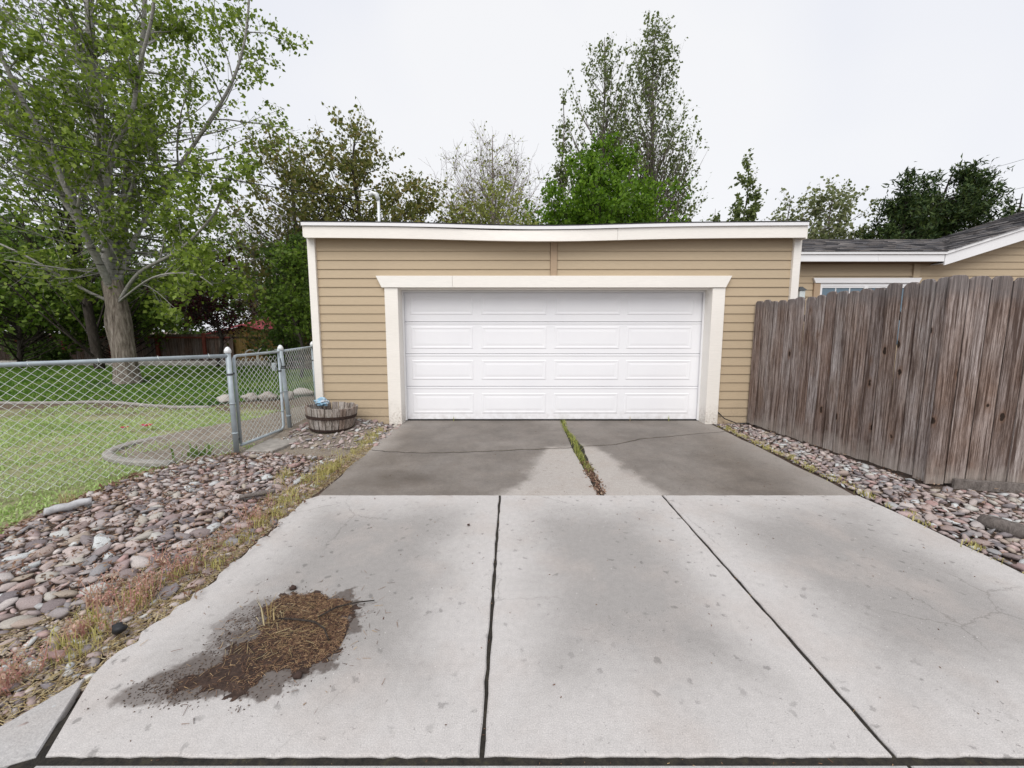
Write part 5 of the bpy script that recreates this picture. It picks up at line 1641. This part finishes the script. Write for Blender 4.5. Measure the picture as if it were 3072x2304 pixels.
# ------------------------------------------------------------------ trees
class Tree:
    def __init__(s, seed):
        s.rng = np.random.default_rng(seed)
        s.V, s.F, s.n = [], [], 0
        s.tw = []                                              # twigs that carry leaves: (points)
    def tube(s, pts, rad, sides):
        pts = np.asarray(pts, float)
        t = np.gradient(pts, axis=0)
        t = unit(t)
        ref = np.array([0.31, 0.95, 0.1]) if abs(t[0, 2]) > 0.5 else np.array([0, 0.1, 1.0])
        u = unit(np.cross(t, ref))
        v = np.cross(t, u)
        a = np.arange(sides) * 2 * math.pi / sides
        ringv = pts[:, None] + (u[:, None] * np.cos(a)[None, :, None] + v[:, None] * np.sin(a)[None, :, None]) * np.asarray(rad)[:, None, None]
        m_ = len(pts)
        idx = np.arange(m_ * sides).reshape(m_, sides)
        f = np.stack([idx[:-1], np.roll(idx, -1, 1)[:-1], np.roll(idx, -1, 1)[1:], idx[1:]], -1).reshape(-1, 4)
        s.V.append(ringv.reshape(-1, 3))
        s.F.append(f + s.n)
        s.n += m_ * sides
    def path(s, p, d, L, n, wig, up):
        pts = [np.array(p, float)]
        d = np.array(d, float)
        for _ in range(n):
            d = d + s.rng.normal(0, wig, 3) + [0, 0, up]
            d /= np.linalg.norm(d)
            pts.append(pts[-1] + d * L / n)
        return np.array(pts)
    def limb(s, pts, r0, r1, sides=8, k=5):
        """smooth main limb through given points"""
        P = [Vector(p) for p in pts]
        q = np.array([tuple(v) for v in smoothp3(P, k)])
        rad = np.linspace(r0, r1, len(q))
        s.tube(q, rad, sides)
        L = np.linalg.norm(np.diff(q, axis=0), axis=1).sum()
        return (q, rad, L)
    def kids(s, parents, n, ang, ratio, up=0.05, wig=0.12, t0=0.25, rr=0.55, seg=4, sides=4, taper=0.5, per_m=False, rmin=0.004, flat=None, lmin=0.15):
        out = []
        for q, rad, L in parents:
            cnt = n * L if per_m else n
            cnt = int(cnt) + (s.rng.random() < cnt % 1)
            for i in range(cnt):
                t = t0 + (1 - t0) * ((i + s.rng.random()) / max(1, cnt))
                f = t * (len(q) - 1)
                j = min(int(f), len(q) - 2)
                p = q[j] + (q[j + 1] - q[j]) * (f - j)
                tan = unit(q[j + 1] - q[j])
                pr = s.rng.normal(size=3)
                if flat is not None:
                    pr[2] *= flat
                pr = unit(np.cross(tan, pr))
                a = ang * (0.7 + 0.6 * s.rng.random())
                d = tan * math.cos(a) + pr * math.sin(a)
                l = max(lmin, L * ratio * (1 - taper * t) * (0.6 + 0.7 * s.rng.random()))
                r0 = max(rmin, min(rad[j] * rr, l * 0.03 + rmin))
                pts = s.path(p, d, l, seg, wig, up)
                rd = np.linspace(r0, max(rmin * 0.6, r0 * 0.3), seg + 1)
                s.tube(pts, rd, sides)
                out.append((pts, rd, l))
        return out
    def leaves(s, twigs, n, size, spread, per_m=False, **kw):
        """leaf positions along the twigs"""
        P = []
        for q, rad, L in twigs:
            c = n * L if per_m else n
            c = int(c) + (s.rng.random() < c % 1)
            if not c:
                continue
            f = s.rng.random(c) * (len(q) - 1)
            j = np.minimum(f.astype(int), len(q) - 2)
            P.append(q[j] + (q[j + 1] - q[j]) * (f - j)[:, None] + s.rng.normal(0, spread, (c, 3)))
        P = np.vstack(P)
        return leaf_quads(P, size, s.rng, **kw)
    def done(s, name, label, group, base, wood, leafs=None, leafmat=None, cat_="tree", extra=None):
        t = thing(name, label, cat_, base, group)
        np_mesh("trunk", np.vstack(s.V), np.vstack(s.F), wood, t, True)
        if leafs is not None:
            np_mesh("crown", leafs[0], leafs[1], leafmat, t)
        return t

def smoothp3(P, k):
    out = []
    for i in range(len(P) - 1):
        p0, p1, p2, p3 = P[max(i - 1, 0)], P[i], P[i + 1], P[min(i + 2, len(P) - 1)]
        for j in range(k):
            t = j / k
            out.append(0.5 * ((2 * p1) + (p2 - p0) * t + (2 * p0 - 5 * p1 + 4 * p2 - p3) * t * t + (3 * p1 - p0 - 3 * p2 + p3) * t ** 3))
    return out + [P[-1]]

M_BARK_PINK = bark("pale_twig_bark", [(0.17, 0.135, 0.12), (0.27, 0.225, 0.205), (0.36, 0.31, 0.29)])
L_COT = leaf_mat("cottonwood_leaf", [(0.085, 0.13, 0.022), (0.155, 0.225, 0.035), (0.235, 0.315, 0.055), (0.33, 0.41, 0.10)], 0.45)
L_OLIVE = leaf_mat("olive_leaf", [(0.09, 0.11, 0.03), (0.155, 0.175, 0.045), (0.235, 0.235, 0.07), (0.26, 0.20, 0.085)], 0.4)
L_MAPLE = leaf_mat("maple_leaf", [(0.06, 0.13, 0.010), (0.12, 0.225, 0.018), (0.20, 0.33, 0.032)], 0.42)
L_POP = leaf_mat("poplar_leaf", [(0.075, 0.105, 0.035), (0.13, 0.17, 0.055), (0.20, 0.24, 0.09)], 0.4)
L_DARK = leaf_mat("shade_leaf", [(0.045, 0.085, 0.018), (0.08, 0.14, 0.028), (0.14, 0.21, 0.045)], 0.36)
L_MID = leaf_mat("mid_leaf", [(0.065, 0.12, 0.018), (0.125, 0.205, 0.03), (0.20, 0.29, 0.05)], 0.4)
L_YEL = leaf_mat("yellow_green_leaf", [(0.18, 0.21, 0.045), (0.27, 0.30, 0.08), (0.36, 0.38, 0.12)], 0.35)
L_PLUM = leaf_mat("plum_leaf", [(0.03, 0.008, 0.012), (0.06, 0.014, 0.022), (0.09, 0.025, 0.03)], 0.3)
L_CON = leaf_mat("pine_needle", [(0.018, 0.04, 0.012), (0.04, 0.07, 0.018), (0.08, 0.115, 0.028)], 0.15)
L_PALE = leaf_mat("pale_spring_leaf", [(0.12, 0.15, 0.06), (0.19, 0.22, 0.10), (0.28, 0.29, 0.16)], 0.35)

def crown(T, lead, base, H, prof, n, rc, twigs, nl, leaf, up=0.3, spread=0.08, h0=0.0, rb=0.02, outer=0.45, wide=0.8, droop=0.3, sub=0, twig_r=0.005, lump=0.3, steep=0.6):
    """clumps of twigs spread through an uneven crown of the given outline (height share, radius), each on its own limb from the leader"""
    rng = T.rng
    q, rad, L = lead
    hs = np.array([p[0] for p in prof])
    rs = np.array([p[1] for p in prof])
    W = np.maximum(np.interp(np.linspace(hs[0], hs[-1], 200), hs, rs), 0.05)
    cdf = np.cumsum(W ** 1.5)
    cdf /= cdf[-1]
    b = np.array(base, float)
    sd = rng.random() * 50
    tw = []
    for i in range(n):
        h = hs[0] + (hs[-1] - hs[0]) * np.interp(rng.random(), cdf, np.linspace(0, 1, 200))
        an = rng.random() * 2 * math.pi
        r = np.interp(h, hs, rs) * (1 + lump * 2 * mnoise.noise((math.cos(an) * 1.3 + sd, math.sin(an) * 1.3, h * 4)))
        r *= rng.random() ** outer
        f = np.clip(h, 0, 1) * (len(q) - 1)
        j = min(int(f), len(q) - 2)
        ax = q[j] + (q[j + 1] - q[j]) * (f - j)
        c = np.array([ax[0] + r * math.cos(an), ax[1] + r * math.sin(an), b[2] + H * h])
        ta = np.clip(h - steep * r / H - 0.04, h0, 0.96)
        f = ta * (len(q) - 1)
        j = min(int(f), len(q) - 2)
        p = q[j] + (q[j + 1] - q[j]) * (f - j)
        m_ = p * 0.45 + c * 0.55 + [0, 0, -0.12 * r] + rng.normal(0, 0.06 * r + 0.01, 3)
        t = np.linspace(0, 1, 6)[:, None]
        path = p * (1 - t) ** 2 + m_ * 2 * t * (1 - t) + c * t * t
        dist = np.linalg.norm(c - p)
        r0 = min(rad[j] * 0.6, rb * (0.35 + 0.4 * dist))
        T.tube(path, np.linspace(r0, twig_r, 6), 4)
        for k in range(twigs):
            s0 = path[rng.integers(3, 6)]
            d = unit(rng.normal(size=3) + [0, 0, up] + unit(c - p) * 0.6)
            tp = T.path(s0, d, rc * (0.5 + 0.8 * rng.random()), 3, 0.22, 0.02)
            T.tube(tp, np.linspace(twig_r, twig_r * 0.5, 4), 3)
            tw.append((tp, None, rc))
            for _ in range(sub):
                d2 = unit(unit(tp[-1] - tp[0]) + rng.normal(0, 0.6, 3))
                tq = T.path(tp[rng.integers(1, 4)], d2, rc * (0.35 + 0.5 * rng.random()), 2, 0.25, 0.02)
                T.tube(tq, np.linspace(twig_r * 0.7, twig_r * 0.4, 3), 3)
                tw.append((tq, None, rc * 0.5))
    return T.leaves(tw, nl, leaf, spread, wide=wide, droop=droop) if nl else None

def leader(T, base, H, r, lean=(0, 0), bend=0.15, sides=8):
    b = np.array(base, float)
    e = T.rng.normal(0, bend, (3, 3)) * [1, 1, 0]
    return T.limb([tuple(b + [0, 0, -0.25]), tuple(b + [lean[0] * .2, lean[1] * .2, H * .25] + e[0]), tuple(b + [lean[0] * .5, lean[1] * .5, H * .5] + e[1]), tuple(b + [lean[0] * .8, lean[1] * .8, H * .8] + e[2]), tuple(b + [lean[0], lean[1], H * 0.985])], r, r * 0.08 + 0.006, sides)

def tree(seed, name, label, group, base, H, prof, n, rc, twigs, nl, leaf, wood, leafmat, r=0.16, lean=(0, 0), **kw):
    T = Tree(seed)
    ld = leader(T, base, H, r, lean)
    lv = crown(T, ld, base, H, prof, n, rc, twigs, nl, leaf, **kw)
    return T.done(name, label, group, tuple(base), wood, lv, leafmat)

# the big cottonwood on the green lawn
T = Tree(3)
trunk = T.limb([(-10.84, 11.2, -0.25), (-10.84, 11.2, 0.1), (-10.86, 11.2, 0.75), (-10.88, 11.2, 1.63), (-10.92, 11.2, 2.3), (-10.98, 11.2, 2.8)], 0.285, 0.215, 18)
trunk_v = T.V[0]
for v in trunk_v:                                             # flare and furrows
    fl = max(0, 0.45 - v[2]) * 0.35
    ang = math.atan2(v[1] - 11.2, v[0] + 10.86)
    k = 1 + fl * (0.7 + 0.6 * math.sin(5 * ang)) + 0.05 * math.sin(13 * ang + v[2] * 2)
    v[0] = -10.86 + (v[0] + 10.86) * k
    v[1] = 11.2 + (v[1] - 11.2) * k
T.limb([(-11.42, 11.7, -0.2), (-11.5, 11.65, 0.9), (-11.45, 11.5, 1.75), (-11.15, 11.4, 2.4)], 0.15, 0.12, 10)
cot_low = (list(T.V), list(T.F), T.n)
T.V, T.F, T.n = [], [], 0
mains = [
    T.limb([(-10.98, 11.2, 2.5), (-11.14, 11.4, 3.9), (-11.27, 11.6, 5.2), (-11.42, 11.8, 6.74), (-11.61, 12.0, 8.28), (-11.76, 12.2, 9.83), (-11.86, 12.4, 11.4), (-11.86, 12.5, 13.1)], 0.19, 0.06, 10),
    T.limb([(-10.95, 11.2, 2.7), (-10.9, 11.05, 4.0), (-10.83, 11.0, 4.5), (-10.47, 10.9, 5.32), (-10.18, 10.8, 5.96), (-9.5, 10.7, 6.91), (-9.14, 10.6, 7.81), (-8.49, 10.4, 9.0), (-8.1, 10.2, 10.3)], 0.08, 0.025, 8),
    T.limb([(-10.95, 11.15, 2.5), (-10.86, 10.8, 3.2), (-10.79, 10.5, 3.73), (-10.67, 10.2, 4.43), (-10.67, 10.0, 4.91), (-10.76, 9.8, 5.76), (-10.94, 9.6, 6.55), (-11.2, 9.5, 7.5), (-11.5, 9.4, 8.4)], 0.10, 0.03, 8),
    T.limb([(-10.82, 11.15, 2.2), (-9.85, 10.8, 2.96), (-8.41, 10.3, 3.4), (-7.64, 10.1, 3.86), (-7.07, 10.0, 4.38), (-6.78, 10.0, 5.12)], 0.052, 0.018, 7),
    T.limb([(-10.9, 11.25, 2.7), (-10.55, 11.7, 4.23), (-9.88, 12.0, 5.58), (-8.83, 12.2, 7.16), (-8.0, 12.3, 8.45), (-7.51, 12.3, 9.66), (-7.27, 12.3, 11.1)], 0.07, 0.025, 7),
    T.limb([(-10.95, 11.15, 2.2), (-11.36, 10.9, 2.49), (-11.83, 10.6, 2.93), (-12.14, 10.3, 3.29), (-12.9, 10.2, 3.7)], 0.045, 0.018, 7),
    T.limb([(-11.05, 11.4, 2.6), (-11.12, 11.9, 4.53), (-11.04, 12.1, 6.12), (-11.02, 12.3, 7.21), (-10.73, 12.4, 8.51), (-10.52, 12.5, 10.03), (-10.39, 12.6, 11.6)], 0.12, 0.045, 8),
    T.limb([(-10.85, 11.15, 2.2), (-8.97, 10.2, 2.77), (-7.6, 9.7, 2.8), (-6.9, 9.4, 2.5)], 0.03, 0.012, 6),
    T.limb([(-11.0, 11.2, 2.6), (-12.0, 11.6, 4.2), (-13.2, 11.8, 6.0), (-14.2, 11.9, 8.0), (-14.9, 12, 10)], 0.08, 0.03, 7),
]
b2 = T.kids(mains, 1.7, 0.85, 0.26, 0.05, 0.14, 0.16, 0.5, 5, 5, 0.4, True)
b3 = T.kids(b2, 6.0, 0.75, 0.42, 0.0, 0.18, 0.2, 0.5, 4, 3, 0.4)
b4 = T.kids(b3, 3.0, 0.7, 0.5, -0.03, 0.2, 0.2, 0.5, 3, 3, 0.3, lmin=0.2)
lv = T.leaves(b3, 6, 0.105, 0.09, wide=0.85, droop=0.5)
lv3 = crown(T, mains[0], (-10.9, 11, 0), 13.0, [(0.19, 2.4), (0.28, 3.7), (0.45, 3.9), (0.7, 3.7), (0.97, 2.6)], 190, 0.9, 6, 6.5, 0.105, up=0.0, spread=0.10, outer=0.5, rb=0.015, droop=0.5, wide=0.85)
lv2 = T.leaves(b4, 8, 0.105, 0.10, wide=0.85, droop=0.5)
cot = T.done("cottonwood_tree", "large cottonwood with thick furrowed trunk and pale limbs on the green lawn", None, (-10.86, 11.2, 0), M_BARK_PALE, cat([lv, lv2, lv3]), L_COT)
np_mesh("lower_trunk", np.vstack(cot_low[0]), np.vstack(cot_low[1]), M_BARK_COT, cot, True)

G1, G2, G3 = "trees beyond the garage", "trees beyond the house", "trees along the back fence"
# slender poplars
PP = dict(up=1.6, outer=0.6, wide=0.75, droop=0.2, steep=1.6, rb=0.02, lump=0.35)
tree(21, "poplar_tree", "tallest slender poplar with airy foliage behind the bright maple", G1, (10.5, 32, 0), 23.9, [(0.15, 3.0), (0.4, 3.6), (0.65, 3.3), (0.85, 2.5), (0.94, 1.5), (0.99, 0.4)], 380, 1.2, 5, 6, 0.20, M_BARK_GREY, L_POP, 0.2, **PP)
tree(22, "poplar_tree", "tall slender poplar beside the tallest one behind the maple", G1, (6.9, 32.5, 0), 23.3, [(0.15, 2.6), (0.4, 3.2), (0.65, 3.2), (0.85, 2.6), (0.94, 1.6), (0.99, 0.5)], 320, 1.1, 5, 6, 0.20, M_BARK_GREY, L_POP, 0.2, **PP)
tree(23, "poplar_tree", "thinner lower poplar spire at the bare tree side of the maple", G1, (3.9, 33, 0), 19.8, [(0.2, 1.6), (0.5, 1.5), (0.75, 0.9), (0.97, 0.2)], 80, 1.0, 5, 7, 0.24, M_BARK_GREY, L_POP, 0.14, **PP)
tree(24, "poplar_tree", "shorter sparse poplar on the house side of the tall poplars", G1, (13.0, 33, 0), 15.5, [(0.2, 1.6), (0.6, 1.5), (0.97, 0.3)], 80, 1.0, 5, 6, 0.24, M_BARK_GREY, L_POP, 0.12, **PP)
tree(25, "poplar_tree", "lone small poplar standing far off over the garage roof end", G1, (21.2, 38, 0), 16.9, [(0.3, 1.9), (0.6, 1.6), (0.85, 1.0), (0.98, 0.3)], 80, 1.1, 6, 8, 0.30, M_BARK_DK, L_POP, 0.14, **PP)
tree(26, "poplar_tree", "small airy sapling between the tall poplars and the lone poplar", G1, (16.6, 34, 0), 11.3, [(0.4, 1.2), (0.7, 1.2), (0.97, 0.4)], 30, 0.9, 5, 6, 0.26, M_BARK_GREY, L_POP, 0.08, **PP)
# crowns over the garage roof
tree(31, "maple_tree", "dense bright green maple rising over the garage roof", G1, (3.8, 20, 0), 10.5, [(0.25, 2.6), (0.45, 3.5), (0.65, 3.3), (0.82, 2.2), (0.97, 0.6)], 300, 0.75, 9, 14, 0.15, M_BARK_DK, L_MAPLE, 0.2, (0.5, 0), up=0.25, outer=0.4, lump=0.25, droop=0.5)
tree(33, "bare_tree", "nearly bare greyish tree with fine twigs over the garage roof", G1, (-1.2, 26, 0), 13.4, [(0.3, 1.8), (0.6, 3.3), (0.8, 3.1), (0.93, 2.0), (0.99, 0.8)], 130, 1.1, 6, 0.5, 0.13, M_BARK_PINK, L_YEL, 0.16, up=1.0, sub=4, twig_r=0.011, outer=0.5, steep=1.1)
tree(35, "olive_tree", "olive green loose tree behind the garage roof corner with the mast", G1, (-6.9, 18, 0), 10.3, [(0.1, 2.2), (0.4, 3.0), (0.65, 3.1), (0.85, 2.5), (0.98, 1.0)], 260, 0.8, 6, 8, 0.15, M_BARK_DK, L_OLIVE, 0.16, (0.4, 0), up=0.6, lump=0.4)
tree(36, "olive_tree", "brownish leafed tree between the cottonwood and the garage", G1, (-9.8, 18.6, -0.5), 10.4, [(0.1, 2.0), (0.4, 2.8), (0.7, 2.9), (0.9, 2.1), (0.98, 0.9)], 220, 0.8, 6, 7, 0.15, M_BARK_GREY, L_OLIVE, 0.16, up=0.7, lump=0.4)
tree(37, "olive_tree", "low olive tree peeping over the garage roof behind the mast", G1, (-3.9, 19.5, 0), 8.6, [(0.2, 2.0), (0.6, 2.5), (0.85, 1.9), (0.98, 0.8)], 170, 0.75, 6, 8, 0.15, M_BARK_DK, L_OLIVE, 0.12, up=0.6, lump=0.35)
tree(38, "bushy_tree", "yellow green bushy tree below the bare tree behind the garage", G1, (-0.6, 18.5, 0), 8.0, [(0.2, 1.8), (0.6, 2.1), (0.85, 1.7), (0.98, 1.0)], 140, 0.75, 6, 8, 0.14, M_BARK_GREY, L_YEL, 0.12, up=0.8, lump=0.35)
# trees over the house roof
tree(39, "pale_tree", "pale spring leafed small tree just past the garage roof end", G2, (14.7, 22, 0), 8.4, [(0.4, 1.5), (0.75, 1.5), (0.97, 0.6)], 70, 0.8, 5, 7, 0.17, M_BARK_GREY, L_PALE, 0.1, up=0.6, lump=0.4)
tree(40, "pale_tree", "pale spring leafed tree beside the dark pine over the house roof", G2, (17.4, 22.5, 0), 9.1, [(0.3, 1.8), (0.65, 2.3), (0.85, 1.8), (0.98, 0.7)], 150, 0.8, 6, 8, 0.17, M_BARK_GREY, L_PALE, 0.12, up=0.6, lump=0.4)
PN = dict(up=0.9, outer=0.4, wide=0.28, droop=-0.6, lump=0.3, spread=0.10)
tree(51, "pine_tree", "broad dark pine, the tallest one over the house roof", G2, (21.5, 20.5, 0), 9.2, [(0.2, 2.4), (0.55, 2.5), (0.8, 2.2), (0.98, 0.9)], 250, 0.6, 9, 14, 0.24, M_BARK_DK, L_CON, 0.18, **PN)
tree(52, "pine_tree", "dark pine between the pale tree and the broad pine", G2, (18.9, 20.0, 0), 8.6, [(0.2, 1.7), (0.6, 1.7), (0.85, 1.3), (0.98, 0.5)], 150, 0.55, 8, 13, 0.24, M_BARK_DK, L_CON, 0.16, **PN)
tree(53, "pine_tree", "lower dark pine on the far side of the broad pine", G2, (24.4, 20.0, 0), 8.0, [(0.2, 1.9), (0.6, 1.7), (0.98, 0.3)], 110, 0.55, 8, 13, 0.24, M_BARK_DK, L_CON, 0.16, **PN)
tree(54, "pine_tree", "outermost dark pine along the house roof", G2, (27.2, 20.5, 0), 7.2, [(0.2, 1.9), (0.6, 1.7), (0.98, 0.4)], 90, 0.55, 8, 13, 0.24, M_BARK_DK, L_CON, 0.16, **PN)

# shade trees and bushes along the back fence
tree(61, "shade_tree", "dark barked sparse tree behind the cottonwood", G3, (-15.1, 14.6, 0), 12.0, [(0.3, 2.0), (0.6, 2.6), (0.9, 1.6), (0.98, 0.6)], 80, 0.9, 6, 2.2, 0.13, M_BARK_DK, L_MID, 0.17, up=0.7, sub=2, twig_r=0.010, steep=1.1)
BG = [(-20.5, 25.5, 8.0, "dark leafy tree far behind the middle of the back fence", L_DARK), (-29.5, 18.0, 7.0, "dense dark tree beyond the end of the back fence", L_DARK), (-25.5, 18.6, 7.6, "dense dark tree in the far corner of the back fence", L_DARK), (-21.6, 18.4, 7.8, "dark leafy tree before the back fence at the yard corner side", L_DARK),
      (-18.2, 18.6, 6.4, "dark green tree before the back fence behind the cottonwood trunk", L_MID), (-16.2, 25.5, 8.6, "dark green tree far behind the fence between cottonwood and shed", L_DARK),
      (-10.9, 26.0, 8.6, "tall dark tree rising beyond the grey thicket and shed", L_DARK), (-9.4, 21.5, 7.4, "dark leafy tree at the garage side of the shed", L_DARK)]
for k, (x, y, h, lab, lm) in enumerate(BG):
    lo = 0.36 if y < 20 else 0.05
    tree(70 + k, "shade_tree", lab, G3, (x, y, -0.7), h, [(lo, 2.0), (0.4, 2.9), (0.7, 2.5), (0.9, 1.5), (0.98, 0.6)], 130, 0.85, 7, 8, 0.17, M_BARK_DK, lm, 0.16, up=0.2, lump=0.3, droop=0.4)
tree(80, "low_tree", "mid green low tree with spreading branches near the cottonwood", G3, (-15.9, 16.6, -0.4), 4.2, [(0.52, 1.5), (0.68, 2.0), (0.85, 1.4), (0.98, 0.5)], 90, 0.6, 7, 8, 0.14, M_BARK_DK, L_MID, 0.09, up=0.1, droop=0.5)
tree(81, "low_tree", "bright leafed low tree hanging over the back lawn", G3, (-18.6, 15.0, 0), 5.0, [(0.36, 1.8), (0.55, 2.7), (0.8, 2.0), (0.98, 0.6)], 130, 0.65, 7, 9, 0.15, M_BARK_DK, L_MID, 0.09, up=0.1, droop=0.5)
tree(82, "plum_tree", "small purple leafed plum tree in front of the shed", G3, (-11.5, 15.4, -0.05), 4.9, [(0.35, 0.9), (0.6, 1.5), (0.85, 1.1), (0.98, 0.4)], 80, 0.5, 6, 7, 0.10, M_BARK_DK, L_PLUM, 0.07, up=0.5)
tree(83, "twiggy_shrub", "grey brushy thicket of bare twigs rising behind the shed", G3, (-13.6, 24.4, -0.7), 8.8, [(0.1, 1.4), (0.4, 2.4), (0.8, 2.4), (0.98, 1.2)], 110, 1.1, 6, 0, 0, M_BARK_GREY, None, 0.07, up=0.9, sub=3, twig_r=0.011, steep=1.2)
tree(84, "leafy_shrub", "dark green shrub against the garage side wall", G3, (-7.85, 14.4, 0), 5.2, [(0.06, 0.6), (0.4, 0.9), (0.8, 0.8), (0.98, 0.4)], 90, 0.5, 7, 8, 0.11, M_BARK_DK, L_DARK, 0.06, up=0.3)
tree(85, "leafy_shrub", "narrow leafy shrub right by the garage corner", G3, (-6.5, 12.2, 0), 4.0, [(0.35, 0.4), (0.5, 0.7), (0.85, 0.6), (0.98, 0.3)], 50, 0.45, 7, 8, 0.10, M_BARK_DK, L_MID, 0.05, up=0.4)
for k, (x, y, h) in enumerate([(-28.5, 17.5, 1.8), (-20.5, 17.2, 1.5), (-24.5, 17.0, 1.9)]):
    tree(90 + k, "low_bush", ("low dark bush beyond the end of the board fence", "low dark bush at the foot of the board fence beside the low tree", "low dark bush at the foot of the board fence in the corner")[k], "bushes at the back fence", (x, y, -0.4), h, [(0.1, 1.0), (0.5, 1.2), (0.98, 0.5)], 60, 0.4, 7, 8, 0.10, M_BARK_DK, L_DARK, 0.04, up=0.2)

# ------------------------------------------------------------------ cables
def cable(label, a, b, sagm, r):
    pts = []
    for i in range(15):
        t = i / 14
        p = Vector(a).lerp(Vector(b), t)
        p.z -= sagm * 4 * t * (1 - t)
        pts.append(p)
    tag(MB().tube(pts, r, 6).build("utility_cable", M_CABLE, None, True), label, "cable")
cable("black service cable running from the roof mast past the cottonwood", (-3.05, 8.97, 4.22), (-16, 6.0, 6.6), 0.35, 0.010)
cable("upper thin power line high beyond the dark pines", (44, 46, 16.6), (75, 42, 26.0), 0.6, 0.016)
cable("lower thin power line high beyond the dark pines", (44, 46, 14.2), (75, 42, 22.0), 0.6, 0.016)
